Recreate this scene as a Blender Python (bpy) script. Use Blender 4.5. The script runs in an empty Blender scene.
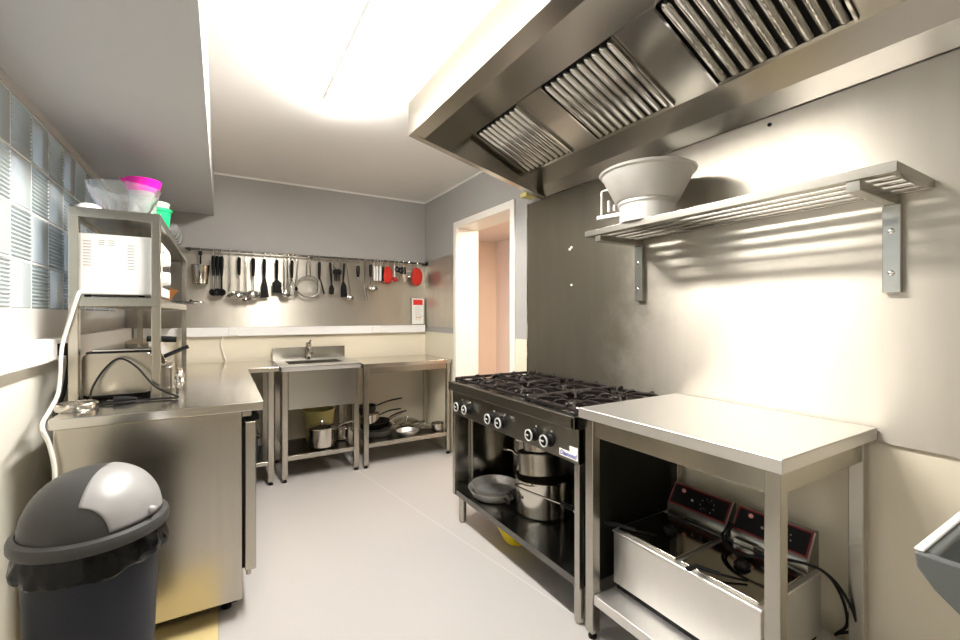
import bpy, bmesh, math, random
from mathutils import Vector, Matrix, noise
random.seed(7)
PI = math.pi
scene = bpy.context.scene
COL = scene.collection

# ------------------------------------------------------------------ camera, world, light, exposure
cam_d = bpy.data.cameras.new('camera'); cam = bpy.data.objects.new('camera', cam_d); COL.objects.link(cam)
cam.location = (0, 0, 1.26)
cam.rotation_euler = (PI/2, 0, -math.radians(30.83))
cam_d.sensor_width = 36; cam_d.lens = 434/960*36; cam_d.shift_y = -5/960; cam_d.clip_start = .02
scene.camera = cam
world = bpy.data.worlds.new('world'); scene.world = world; world.use_nodes = True
world.node_tree.nodes['Background'].inputs[0].default_value = (.62, .75, 1, 1)
world.node_tree.nodes['Background'].inputs[1].default_value = 3.0
scene.view_settings.view_transform = 'Standard'; scene.view_settings.look = 'None'
scene.view_settings.exposure = 0.0; scene.view_settings.gamma = 1; scene.view_settings.use_curve_mapping = False
LAMP_NEAR, LAMP_REAR, LAMP_HALL = 128, 18, 46
LAMP_COLOR = (1, .965, .915)

# ------------------------------------------------------------------ materials
def mat(name, col, rough=.5, metal=0, trans=0, ior=1.45, emis=None, estr=0, coat=0, noise_amt=0, noise_scale=8, col2=None,
        brush=None, rough_var=0, bump=0, alpha=1, stretch=(1, 1, 1), spec=.5, aniso=0, arot=0):
    m = bpy.data.materials.new(name); m.use_nodes = True
    nt = m.node_tree; b = nt.nodes['Principled BSDF']; L = nt.links
    b.inputs['Base Color'].default_value = (*col, 1); b.inputs['Roughness'].default_value = rough
    b.inputs['Metallic'].default_value = metal; b.inputs['Transmission Weight'].default_value = trans
    b.inputs['IOR'].default_value = ior; b.inputs['Coat Weight'].default_value = coat
    b.inputs['Specular IOR Level'].default_value = spec
    if aniso:
        b.inputs['Anisotropic'].default_value = aniso; b.inputs['Anisotropic Rotation'].default_value = arot
        tg = nt.nodes.new('ShaderNodeTangent'); tg.direction_type = 'RADIAL'; tg.axis = 'Z'; L.new(tg.outputs[0], b.inputs['Tangent'])
    if alpha < 1: b.inputs['Alpha'].default_value = alpha
    if emis: b.inputs['Emission Color'].default_value = (*emis, 1); b.inputs['Emission Strength'].default_value = estr
    if noise_amt or rough_var or bump or brush:
        tc = nt.nodes.new('ShaderNodeTexCoord'); mp = nt.nodes.new('ShaderNodeMapping'); mp.inputs['Scale'].default_value = brush or stretch
        L.new(tc.outputs['Object'], mp.inputs['Vector'])
        n = nt.nodes.new('ShaderNodeTexNoise'); n.inputs['Scale'].default_value = noise_scale; n.inputs['Detail'].default_value = 5
        L.new(mp.outputs['Vector'], n.inputs['Vector'])
        if noise_amt or col2:
            r = nt.nodes.new('ShaderNodeMix'); r.data_type = 'RGBA'
            c2 = col2 or tuple(c*(1-noise_amt) for c in col)
            r.inputs[6].default_value = (*col, 1); r.inputs[7].default_value = (*c2, 1)
            L.new(n.outputs['Fac'], r.inputs[0]); L.new(r.outputs[2], b.inputs['Base Color'])
        if rough_var:
            n2 = nt.nodes.new('ShaderNodeTexNoise'); n2.inputs['Scale'].default_value = 2.2; n2.inputs['Detail'].default_value = 2
            L.new(tc.outputs['Object'], n2.inputs['Vector'])
            mr = nt.nodes.new('ShaderNodeMapRange'); mr.inputs['From Min'].default_value = .2; mr.inputs['From Max'].default_value = .8; mr.interpolation_type = 'SMOOTHSTEP'
            mr.inputs['To Min'].default_value = max(.03, rough-rough_var); mr.inputs['To Max'].default_value = rough+rough_var
            L.new(n2.outputs['Fac'], mr.inputs['Value']); L.new(mr.outputs['Result'], b.inputs['Roughness'])
        if bump:
            bp = nt.nodes.new('ShaderNodeBump'); bp.inputs['Strength'].default_value = bump; bp.inputs['Distance'].default_value = .01
            L.new(n.outputs['Fac'], bp.inputs['Height']); L.new(bp.outputs['Normal'], b.inputs['Normal'])
    return m
M = {}
M['ceiling'] = mat('ceiling_paint', (.80, .77, .73), .8, noise_amt=.03)
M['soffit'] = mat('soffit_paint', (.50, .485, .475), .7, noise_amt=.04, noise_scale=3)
M['grey'] = mat('grey_wall_paint', (.40, .385, .365), .6, noise_amt=.05, noise_scale=3)
M['cream'] = mat('cream_wall_paint', (.76, .71, .59), .45, noise_amt=.05, noise_scale=3)
M['white'] = mat('white_paint', (.84, .82, .77), .4)
M['white_plastic'] = mat('white_plastic', (.85, .84, .82), .35)
M['door_white'] = mat('door_frame_paint', (.86, .82, .74), .35)
M['peach'] = mat('peach_wall_paint', (.88, .69, .55), .7, noise_amt=.03)
M['hall_ceiling'] = mat('hall_ceiling_paint', (.82, .68, .58), .7)
M['mortar'] = mat('mortar', (.84, .83, .79), .7, noise_amt=.1)
M['steel'] = mat('brushed_steel', (.49, .465, .41), .26, 1, brush=(2, 9, 2), noise_scale=5, noise_amt=.08)
M['steel_v'] = mat('brushed_steel_upright', (.53, .495, .43), .25, 1, brush=(12, 12, .6), noise_scale=3, noise_amt=.14)
M['steel_panel'] = mat('splashback_steel', (.58, .54, .465), .43, .87, brush=(5, 5, 1.0), noise_scale=2, noise_amt=.22, aniso=.85, arot=.25)
def darken_far_end(m):  # patchy darker tint, stronger towards the far end behind the range
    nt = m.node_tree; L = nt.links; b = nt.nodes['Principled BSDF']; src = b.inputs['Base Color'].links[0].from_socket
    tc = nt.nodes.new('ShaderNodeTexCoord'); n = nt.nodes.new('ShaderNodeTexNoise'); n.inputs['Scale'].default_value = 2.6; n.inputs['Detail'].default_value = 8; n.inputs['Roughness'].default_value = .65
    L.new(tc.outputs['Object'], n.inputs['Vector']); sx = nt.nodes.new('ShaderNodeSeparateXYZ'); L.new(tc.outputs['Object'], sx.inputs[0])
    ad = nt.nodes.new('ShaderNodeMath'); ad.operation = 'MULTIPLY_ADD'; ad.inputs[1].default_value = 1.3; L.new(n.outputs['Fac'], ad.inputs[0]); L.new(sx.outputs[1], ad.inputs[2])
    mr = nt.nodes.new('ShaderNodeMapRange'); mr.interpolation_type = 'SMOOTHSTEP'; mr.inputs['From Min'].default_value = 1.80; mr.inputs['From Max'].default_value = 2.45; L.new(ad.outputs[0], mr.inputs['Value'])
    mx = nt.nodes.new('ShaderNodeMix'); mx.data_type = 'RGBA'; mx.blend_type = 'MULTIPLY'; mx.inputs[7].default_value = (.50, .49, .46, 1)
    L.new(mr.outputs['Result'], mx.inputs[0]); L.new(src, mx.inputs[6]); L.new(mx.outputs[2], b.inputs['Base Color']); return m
M['splash'] = darken_far_end(mat('splashback_steel_dark_end', (.60, .555, .475), .43, .87, brush=(5, 5, 1.0), noise_scale=2, noise_amt=.22, aniso=.85, arot=.25))
M['steel_top'] = mat('worktop_steel', (.74, .72, .69), .38, .9, brush=(2, 8, 2), noise_scale=4, noise_amt=.06)
M['steel_wet'] = mat('counter_steel', (.68, .655, .61), .17, 1, noise_scale=7, noise_amt=.10, bump=.06)
M['steel_dark'] = mat('range_steel', (.31, .295, .26), .30, 1, brush=(2, 9, 2), noise_scale=5, noise_amt=.12)
M['hood'] = mat('hood_steel', (.44, .415, .365), .24, 1, brush=(30, 2, 3), noise_scale=3, noise_amt=.08)
M['shelf_dark'] = mat('worn_steel_shelf', (.20, .195, .18), .22, 1, noise_scale=7, noise_amt=.3)
M['lid_steel'] = mat('smooth_lid_steel', (.42, .40, .35), .10, 1, noise_scale=5, noise_amt=.1)
M['dark_shelf'] = mat('stained_shaded_steel_shelf', (.075, .07, .06), .28, 1, noise_scale=8, noise_amt=.3)  # dirt and the shade under the tables, both put into the colour
M['ring'] = mat('bright_knob_ring', (.80, .79, .76), .35, .4)
M['polished_side'] = mat('polished_dark_steel', (.40, .385, .35), .17, 1)
M['rail'] = mat('dark_rail_steel', (.13, .125, .115), .3, 1)
M['chrome'] = mat('polished_steel', (.70, .68, .64), .10, 1, noise_scale=5, noise_amt=.06)
M['pot'] = mat('pot_steel', (.66, .63, .57), .17, 1, brush=(1, 1, 30), noise_scale=6, noise_amt=.1)
M['pot_old'] = mat('worn_pot_steel', (.50, .47, .41), .27, 1, noise_scale=9, noise_amt=.3)
M['alu'] = mat('cast_aluminium', (.66, .64, .60), .5, .65, noise_scale=6, noise_amt=.22)
M['black'] = mat('black_plastic', (.009, .009, .009), .38, spec=.15)
M['cast'] = mat('cast_iron', (.010, .009, .009), .36, spec=.25, noise_scale=20, col2=(.022, .015, .013), noise_amt=.2, bump=.15)
M['hob'] = mat('black_enamel', (.008, .0075, .007), .25, spec=.3)
M['range_side'] = mat('shaded_range_side', (.018, .017, .013), .35, spec=.2)  # deep shade beside the prep table painted in as a near-black tone
M['rubber'] = mat('black_rubber', (.012, .012, .012), .5, spec=.15)
M['gap'] = mat('dark_cavity', (.006, .006, .006), .7, spec=.15)
M['bag'] = mat('black_bin_liner', (.005, .005, .005), .14, spec=.22, noise_scale=14, bump=.5)
M['bin_body'] = mat('charcoal_blue_plastic', (.017, .019, .026), .48, spec=.25)
M['bin_lid'] = mat('dark_grey_plastic', (.042, .041, .039), .48, spec=.35, noise_scale=60, bump=.03)
M['bin_flap'] = mat('silver_grey_plastic', (.31, .305, .30), .40, .2)
M['cart'] = mat('grey_plastic', (.13, .14, .135), .45)
M['red'] = mat('red_fabric', (.62, .03, .015), .8, noise_scale=30, bump=.2, noise_amt=.2)
M['red_plastic'] = mat('red_plastic', (.45, .02, .02), .35)
M['redline'] = mat('dark_red_print', (.22, .012, .014), .4)
M['pink'] = mat('magenta_plastic', (.90, .01, .42), .35)
M['clear'] = mat('clear_plastic', (.93, .93, .93), .12, trans=.75, ior=1.3)
M['glass'] = mat('clear_glass', (.97, .99, .99), .04, trans=.94, ior=1.45)
M['green'] = mat('green_plastic', (.01, .62, .22), .35)
M['pale_green'] = mat('pale_green_plastic', (.66, .86, .68), .4, trans=.2)
M['brown'] = mat('amber_brown_ceramic', (.34, .12, .02), .25)
M['yellow'] = mat('yellow_plastic', (.80, .62, .02), .4)
M['yellow_old'] = mat('cloudy_yellow_plastic', (.62, .55, .22), .45)
M['cord_white'] = mat('white_cable', (.82, .79, .72), .45)
M['paper'] = mat('printed_paper', (.86, .84, .78), .5)
M['print_red'] = mat('red_print', (.72, .03, .02), .5)
M['print_blue'] = mat('blue_print', (.06, .06, .34), .5)
M['print_grey'] = mat('grey_print', (.45, .42, .38), .6)
M['print_orange'] = mat('orange_print', (.75, .35, .15), .6)
M['foil'] = mat('crumpled_foil', (.80, .79, .76), .18, 1, noise_scale=20, bump=.4)
M['lamp_red'] = mat('pink_indicator_lens', (.80, .35, .33), .25)
M['diff_near'] = mat('lamp_diffuser_near', (.9, .9, .9), .5, emis=LAMP_COLOR, estr=LAMP_NEAR)
M['diff_rear'] = mat('lamp_diffuser_rear', (.9, .9, .9), .5, emis=LAMP_COLOR, estr=LAMP_REAR)
M['diff_hall'] = mat('lamp_diffuser_hall', (.9, .9, .9), .5, emis=(1, .90, .78), estr=LAMP_HALL)
M['block'] = mat('glass_block', (.80, .88, .88), .24, trans=.46, ior=1.4, noise_scale=10, bump=.2)
M['mesh_wire'] = mat('fine_wire_mesh', (.55, .53, .48), .4, 1, alpha=.16)

def floor_mat():
    m = mat('vinyl_floor', (.44, .42, .405), .36); nt = m.node_tree; L = nt.links; b = nt.nodes['Principled BSDF']
    tc = nt.nodes.new('ShaderNodeTexCoord'); sx = nt.nodes.new('ShaderNodeSeparateXYZ'); L.new(tc.outputs['Object'], sx.inputs[0])
    def math_(op, a, v):
        n = nt.nodes.new('ShaderNodeMath'); n.operation = op
        L.new(a, n.inputs[0])
        if isinstance(v, (int, float)): n.inputs[1].default_value = v
        else: L.new(v, n.inputs[1])
        return n.outputs[0]
    yel = math_('MULTIPLY', math_('LESS_THAN', sx.outputs[0], -.008), math_('MULTIPLY', math_('LESS_THAN', sx.outputs[1], 3.3), math_('GREATER_THAN', sx.outputs[1], 1.5)))
    mx = nt.nodes.new('ShaderNodeMix'); mx.data_type = 'RGBA'
    mx.inputs[6].default_value = (.44, .42, .405, 1); mx.inputs[7].default_value = (.66, .53, .26, 1); L.new(yel, mx.inputs[0])
    d = math_('ABSOLUTE', math_('ADD', math_('ADD', sx.outputs[0], math_('MULTIPLY', sx.outputs[1], .15)), -1.4796), 0)
    seam = math_('LESS_THAN', d, .003)
    d2 = math_('LESS_THAN', math_('ABSOLUTE', math_('ADD', sx.outputs[0], .008), 0), .003)
    mx2 = nt.nodes.new('ShaderNodeMix'); mx2.data_type = 'RGBA'; mx2.inputs[7].default_value = (.54, .52, .50, 1)
    L.new(seam, mx2.inputs[0]); L.new(mx.outputs[2], mx2.inputs[6])
    mx3 = nt.nodes.new('ShaderNodeMix'); mx3.data_type = 'RGBA'; mx3.inputs[7].default_value = (.40, .36, .28, 1)
    L.new(d2, mx3.inputs[0]); L.new(mx2.outputs[2], mx3.inputs[6]); L.new(mx3.outputs[2], b.inputs['Base Color'])
    return m
M['floor'] = floor_mat()

def wall_two_tone(name, split, lo, hi):
    m = mat(name, hi, .5); nt = m.node_tree; L = nt.links; b = nt.nodes['Principled BSDF']
    tc = nt.nodes.new('ShaderNodeTexCoord'); sx = nt.nodes.new('ShaderNodeSeparateXYZ'); L.new(tc.outputs['Object'], sx.inputs[0])
    n = nt.nodes.new('ShaderNodeMath'); n.operation = 'LESS_THAN'; n.inputs[1].default_value = split; L.new(sx.outputs[2], n.inputs[0])
    ns = nt.nodes.new('ShaderNodeTexNoise'); ns.inputs['Scale'].default_value = 2.5; ns.inputs['Detail'].default_value = 5; L.new(tc.outputs['Object'], ns.inputs['Vector'])
    mx = nt.nodes.new('ShaderNodeMix'); mx.data_type = 'RGBA'; mx.inputs[6].default_value = (*hi, 1); mx.inputs[7].default_value = (*lo, 1); L.new(n.outputs[0], mx.inputs[0])
    dk = nt.nodes.new('ShaderNodeMix'); dk.data_type = 'RGBA'; dk.blend_type = 'MULTIPLY'; dk.inputs[7].default_value = (.88, .88, .87, 1)
    L.new(ns.outputs['Fac'], dk.inputs[0]); L.new(mx.outputs[2], dk.inputs[6]); L.new(dk.outputs[2], b.inputs['Base Color'])
    return m
M['wall_window'] = wall_two_tone('white_over_cream_paint', 1.09, (.80, .77, .69), (.60, .58, .55))
M['wall'] = wall_two_tone('grey_over_cream_paint', 1.09, (.78, .71, .56), (.40, .385, .365))

# ------------------------------------------------------------------ mesh helpers
class MB:
    def __init__(s): s.bm = bmesh.new()
    def box(s, x0, x1, y0, y1, z0, z1, mtx=None):
        vs = [s.bm.verts.new((x, y, z)) for x in (x0, x1) for y in (y0, y1) for z in (z0, z1)]
        if mtx is not None:
            for v in vs: v.co = mtx @ v.co
        for f in ((0, 1, 3, 2), (4, 6, 7, 5), (0, 4, 5, 1), (2, 3, 7, 6), (0, 2, 6, 4), (1, 5, 7, 3)): s.bm.faces.new([vs[i] for i in f])
        return s
    def prism(s, poly, axis, d0, d1):
        def P(a, b, d): return {'x': (d, a, b), 'y': (a, d, b), 'z': (a, b, d)}[axis]
        A = [s.bm.verts.new(P(a, b, d0)) for a, b in poly]; B = [s.bm.verts.new(P(a, b, d1)) for a, b in poly]
        s.bm.faces.new(A); s.bm.faces.new(B[::-1]); n = len(poly)
        for i in range(n): s.bm.faces.new((A[i], B[i], B[(i+1) % n], A[(i+1) % n]))
        return s
    def tube(s, pts, r, n=8, closed=False, flat=1.0):
        pts = [Vector(p) for p in pts]; rs = r if isinstance(r, (list, tuple)) else [r]*len(pts)
        N = len(pts); rings = []; up = None
        for i, p in enumerate(pts):
            if closed: t = pts[(i+1) % N]-pts[i-1]
            else: t = pts[min(i+1, N-1)]-pts[max(i-1, 0)]
            t.normalize()
            if up is None:
                up = Vector((0, 0, 1)) if abs(t.z) < .9 else Vector((1, 0, 0))
            up = (up - t*up.dot(t))
            if up.length < 1e-4: up = t.orthogonal()
            up.normalize(); side = t.cross(up)
            rings.append([s.bm.verts.new(p + (up*math.cos(2*PI*k/n)*flat + side*math.sin(2*PI*k/n))*rs[i]) for k in range(n)])
        for i in range(N if closed else N-1):
            a, b = rings[i], rings[(i+1) % N]
            for k in range(n): s.bm.faces.new((a[k], a[(k+1) % n], b[(k+1) % n], b[k]))
        if not closed:
            s.bm.faces.new(rings[0][::-1]); s.bm.faces.new(rings[-1])
        return s
    def cyl(s, a, b, r, n=20, r2=None): return s.tube([a, b], [r, r if r2 is None else r2], n)
    def lathe(s, prof, n=36, mtx=None, sx=1, sy=1):
        # prof: list of (radius, z); a closed loop is not assumed; zero radius makes a pole
        rings = []
        for r, z in prof:
            if r < 1e-6: rings.append([s.bm.verts.new((0, 0, z))])
            else: rings.append([s.bm.verts.new((r*sx*math.cos(2*PI*k/n), r*sy*math.sin(2*PI*k/n), z)) for k in range(n)])
        if mtx is not None:
            for R in rings:
                for v in R: v.co = mtx @ v.co
        for a, b in zip(rings, rings[1:]):
            if len(a) == 1 and len(b) == 1: continue
            for k in range(n):
                k2 = (k+1) % n
                if len(a) == 1: s.bm.faces.new((a[0], b[k2], b[k]))
                elif len(b) == 1: s.bm.faces.new((a[k], a[k2], b[0]))
                else: s.bm.faces.new((a[k], a[k2], b[k2], b[k]))
        return s
    def ball(s, c, r, sc=(1, 1, 1), n=12):
        return s.lathe([(r*math.sin(PI*i/n) if 0 < i < n else 0, -r*math.cos(PI*i/n)) for i in range(n+1)], 2*n,
                       Matrix.Translation(c) @ Matrix.Diagonal((*sc, 1)))
    def torus(s, c, R, r, ax='z', n=28, k=8):
        pts = []
        for i in range(n):
            a = 2*PI*i/n; u, v = R*math.cos(a), R*math.sin(a)
            pts.append(Vector(c)+Vector({'z': (u, v, 0), 'x': (0, u, v), 'y': (u, 0, v)}[ax]))
        return s.tube(pts, r, k, closed=True)
    def build(s, name, m, parent=None, bevel=0, smooth=True, world=True):
        bmesh.ops.recalc_face_normals(s.bm, faces=s.bm.faces)
        me = bpy.data.meshes.new(name); s.bm.to_mesh(me); s.bm.free()
        o = bpy.data.objects.new(name, me); COL.objects.link(o)
        me.materials.append(M[m] if isinstance(m, str) else m)
        if smooth:
            for p in me.polygons: p.use_smooth = True
            if not bevel: es = o.modifiers.new('edge_split', 'EDGE_SPLIT'); es.split_angle = math.radians(38)
        if bevel:
            b = o.modifiers.new('bevel', 'BEVEL'); b.width = bevel; b.segments = 2; b.limit_method = 'ANGLE'; b.angle_limit = math.radians(50)
            if smooth: wn = o.modifiers.new('weighted_normal', 'WEIGHTED_NORMAL'); wn.weight = 100; wn.keep_sharp = False
        if parent is not None:
            o.parent = parent
            if world and parent.get('_root'):
                o.matrix_parent_inverse = root_matrix(parent).inverted()
        return o
def root_matrix(e): return Matrix.Translation(e.location) @ e.rotation_euler.to_matrix().to_4x4()
def tag(o, label, cat, group=None):
    o['label'] = label; o['category'] = cat
    if group: o['group'] = group
    return o
def thing(name, label, cat, loc=(0, 0, 0), rot=(0, 0, 0), group=None):
    o = bpy.data.objects.new(name, None); COL.objects.link(o); o.empty_display_size = .05
    o.location = loc; o.rotation_euler = rot; o['_root'] = 1
    return tag(o, label, cat, group)
def struct(o): o['kind'] = 'structure'; return o
def dup(root, loc, rot=None, label=None, group=None):
    r = root.copy(); COL.objects.link(r); r.location = loc
    if rot is not None: r.rotation_euler = rot
    if label: r['label'] = label
    if group: r['group'] = group
    for ch in list(root.children):
        c = ch.copy(); COL.objects.link(c); c.parent = r
        for g in list(ch.children):
            d = g.copy(); COL.objects.link(d); d.parent = c
    return r
def catmull(pts, k=6):
    P = [Vector(p) for p in pts]; P = [P[0]*2-P[1]] + P + [P[-1]*2-P[-2]]; out = []
    for i in range(1, len(P)-2):
        for j in range(k):
            t = j/k; a, b, c, d = P[i-1], P[i], P[i+1], P[i+2]
            out.append(.5*((2*b)+(c-a)*t+(2*a-5*b+4*c-d)*t*t+(3*b-a-3*c+d)*t**3))
    out.append(P[-2]); return out

# ------------------------------------------------------------------ the room
XL, XR, YB, YF, ZC = -.62, 1.82, 4.16, -2.4, 2.425
struct(MB().box(XL-.2, 4.2, YF-.1, 6.0, -.08, 0).build('floor', 'floor', smooth=False))
struct(MB().box(XL-.2, XR+.1, YF-.1, YB+.1, ZC, ZC+.08).build('ceiling', 'ceiling', smooth=False))
struct(MB().box(XL-.2, XR+.22, YB, YB+.1, 0, ZC).build('wall_back', 'wall', smooth=False))
struct(MB().box(XL-.2, XR+.2, YF-.1, YF, 0, ZC).build('wall_front', 'wall', smooth=False))
WZ0, WZ1, WY0 = 1.285, 2.04, -.055
w = MB(); w.box(XL-.16, XL, YF, YB, 0, WZ0); w.box(XL-.16, XL, YF, YB, WZ1, ZC); w.box(XL-.16, XL, YF, WY0, WZ0, WZ1); w.box(XL-.16, XL, 3.85, YB, WZ0, WZ1)
struct(w.build('wall_left', 'wall_window', smooth=False))
DY0, DY1, DZ = 2.60, 3.44, 2.035
w = MB(); w.box(XR, XR+.2, YF, DY0-.01, 0, ZC); w.box(XR, XR+.2, DY1+.01, YB, 0, ZC); w.box(XR, XR+.2, DY0-.01, DY1+.01, DZ+.01, ZC)
struct(w.build('wall_right', 'wall', smooth=False))
struct(MB().box(XL, -.05, YF, YB, 2.075, ZC).build('trim_1', 'soffit', smooth=False))
t = MB(); t.box(-.05, XR, YB-.012, YB, ZC-.014, ZC); struct(t.build('trim_2', 'white', smooth=False))
t = MB(); t.box(XR-.012, XR, 2.26, YB-.012, ZC-.014, ZC); struct(t.build('trim_3', 'white', smooth=False))

# glass block window: mortar grid with ribbed and wavy blocks
P = .195; rows = [1.27, 1.46, 1.652, 1.844, 2.036]; y0 = 2.062+.06-11*P
def col_y(i): return y0+i*P
NC = 20
g = MB()
for i in range(NC+1): g.box(XL-.10, XL-.006, col_y(i)-.004, col_y(i)+.004, WZ0-.005, WZ1)
for z in rows[1:]: g.box(XL-.10, XL-.006, col_y(0), col_y(NC), z-.004, z+.004)
g.box(XL-.10, XL-.006, col_y(0)-.01, col_y(NC)+.01, WZ1-.002, WZ1+.0)
win = struct(g.build('window_1', 'mortar', smooth=False))
rib, wav = MB(), MB()
def rounded_block(mb, ya, yb, za, zb):
    mb.box(XL-.095, XL-.004, ya, yb, za, zb)
for i in range(NC):
    for j in range(4):
        ya, yb, za, zb = col_y(i)+.004, col_y(i+1)-.004, max(rows[j]+.004, WZ0), rows[j+1]-.004
        if (i+j) % 2 == 0:
            n = 12; h = (zb-za)/n
            poly = [(XL-.095, za)]
            for k in range(n): poly += [(XL-.009, za+h*(k+.1)), (XL-.002, za+h*(k+.5)), (XL-.009, za+h*(k+.9))]
            poly += [(XL-.095, zb)]
            rib.prism(poly, 'y', ya, yb)
        else: rounded_block(wav, ya, yb, za, zb)
rib.build('ribbed_glass_block', 'block', win, world=False); wav.build('plain_glass_block', 'block', win, world=False, bevel=.006)

# doorway to the hall
d = MB()
d.box(XR-.018, XR-.0005, DY0-.052, DY0, 0, DZ+.058); d.box(XR-.018, XR-.0005, DY1, DY1+.052, 0, DZ+.058); d.box(XR-.018, XR-.0005, DY0, DY1, DZ, DZ+.058)
dr = struct(d.build('door_1', 'door_white', bevel=.004))
d = MB(); d.box(XR-.0005, XR+.215, DY0-.009, DY0, 0, DZ); d.box(XR-.0005, XR+.215, DY1, DY1+.009, 0, DZ); d.box(XR-.0005, XR+.215, DY0, DY1, DZ, DZ+.009)
d.build('door_lining', 'door_white', dr, world=False, smooth=False)
w = MB(); w.box(2.9, 3.0, 1.2, 5.0, 0, 2.6); w.box(XR+.2, 3.0, 4.47, 4.57, 0, 2.6); w.box(XR+.2, 3.0, 1.1, 1.2, 0, 2.6)
struct(w.build('wall_hall', 'peach', smooth=False))
struct(MB().box(XR+.201, 3.0, 1.1, 4.6, 2.15, 2.24).build('ceiling_hall', 'hall_ceiling', smooth=False))

# ------------------------------------------------------------------ lamps
def lamp(x, ya, yb, label, dm, ztop=ZC, w=.17, h=.055):
    t = thing('ceiling_light', label, 'light', (x, (ya+yb)/2, ztop))
    MB().box(x-w/2-.004, x+w/2+.004, ya-.01, yb+.01, ztop-.032, ztop-.0005).build('housing', 'white_plastic', t, bevel=.004)
    poly = [(x-w/2, ztop-.032), (x-w/2, ztop-h+.014), (x-w/2+.018, ztop-h), (x+w/2-.018, ztop-h), (x+w/2, ztop-h+.014), (x+w/2, ztop-.032)]
    MB().prism(poly, 'y', ya, yb).build('diffuser', dm, t, smooth=False)
    return t
lamp(.55, 1.05, 2.42, 'long white fluorescent ceiling light beside the extractor hood', 'diff_near', h=.076, w=.15)
lamp(.50, -1.7, -.4, 'second fluorescent ceiling light behind the viewpoint', 'diff_rear', h=.075)
lamp(2.45, 2.2, 3.2, 'ceiling light of the peach hall beyond the doorway', 'diff_hall', ztop=2.15)

# ------------------------------------------------------------------ wall finishes
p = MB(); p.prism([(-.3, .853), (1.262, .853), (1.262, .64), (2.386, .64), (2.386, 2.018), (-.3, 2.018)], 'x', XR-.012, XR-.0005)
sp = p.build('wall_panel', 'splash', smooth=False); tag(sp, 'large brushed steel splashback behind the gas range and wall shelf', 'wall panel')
MB().box(XR-.016, XR-.0005, 2.386, 2.396, .64, 2.022).build('edge_strip', 'chrome', sp, world=False)
for y, z, sm in ((1.97, 1.655, 'white'), (1.955, 1.665, 'white'), (1.955, 1.44, 'white'), (.86, 1.99, 'black'), (.60, 1.735, 'black')):
    MB().cyl((XR-.012, y, z), (XR-.017, y, z), .007, 12).build('screw', sm, sp, world=False)
p = MB(); p.box(-.60, XR-.005, YB-.010, YB-.0005, 1.16, 1.80)
tag(p.build('wall_panel', 'steel_panel', smooth=False), 'long steel wall panel behind the hanging utensils', 'wall panel')
p = MB(); p.box(XR-.009, XR-.0005, 3.497, YB-.012, 1.145, 1.815)
tag(p.build('wall_panel', 'steel_panel', smooth=False), 'short steel panel between the back corner and the doorway', 'wall panel')
def trunking(label, x0, x1, y0, y1, z0, z1, lines):
    t = thing('cable_trunking', label, 'cable trunking', ((x0+x1)/2, (y0+y1)/2, z0))
    MB().box(x0, x1, y0, y1, z0, z1).build('channel', 'white_plastic', t, bevel=.004)
    for b in lines: MB().box(*b).build('socket', 'white', t, bevel=.003)
trunking('white cable trunking along the back wall above the sink', XL+.06, XR-.02, YB-.05, YB-.0005, 1.085, 1.158,
         [(x, x+.075, YB-.058, YB-.05, 1.092, 1.15) for x in (.05, 1.25, 1.33)])
trunking('white cable trunking along the left wall under the glass blocks', XL+.0005, XL+.05, -.5, YB-.06, 1.075, 1.165,
         [(XL+.05, XL+.058, y, y+.08, 1.082, 1.155) for y in (2.28, 2.45)])

# ------------------------------------------------------------------ extractor hood
HY0, HY1 = -.3, 2.25
hd = thing('extractor_hood', 'big stainless steel extractor hood over the gas range', 'extractor hood', (1.35, 1.0, 2.03))
m = MB(); m.box(.885, .893, HY0, HY1, 2.243, ZC-.001); m.prism([(.885, 2.243), (.96, 2.228), (.962, 2.236), (.889, 2.252)], 'y', HY0, HY1)
m.prism([(.956, 2.232), (.963, 2.232), (.963, 2.408), (.956, 2.408)], 'y', HY0, HY1-.01); m.build('front_panel', 'hood', hd, smooth=False)
def prof_plate(pts, th, a, b):
    mb = MB()
    for (x0, z0), (x1, z1) in zip(pts, pts[1:]):
        dx, dz = x1-x0, z1-z0; l = math.hypot(dx, dz); nx, nz = -dz/l*th, dx/l*th
        mb.prism([(x0, z0), (x1, z1), (x1+nx, z1+nz), (x0+nx, z0+nz)], 'y', a, b)
    return mb
prof_plate([(.963, 2.405), (1.134, 2.405), (1.69, 2.163), (1.752, 2.082)], .008, HY0, HY1-.012).build('filter_housing', 'hood', hd, smooth=False)
prof_plate([(1.752, 2.082), (1.815, 2.024)], .006, HY0, HY1-.012).build('grease_gutter', 'hood', hd, smooth=False)
for y in (HY1-.012, HY0):
    MB().prism([(.893, ZC-.001), (.893, 2.246), (1.815, 2.024), (1.815, ZC-.001)], 'y', y, y+.012).build('end_panel', 'hood', hd, smooth=False)
MB().prism([(.888, 2.243), (1.815, 2.020), (1.815, 2.026), (.888, 2.249)], 'y', HY1-.045, HY1).build('rim', 'hood', hd, smooth=False)
MB().box(1.70, 1.79, 2.26, 2.33, 2.035, 2.06).build('wall_bracket', 'yellow_old', hd)
D2, N2 = Vector((.917, 0, -.399)), Vector((-.399, 0, -.917))
S0 = Vector((1.292, 0, 2.405-.435*(1.292-1.134)))
Lf = .415
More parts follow.
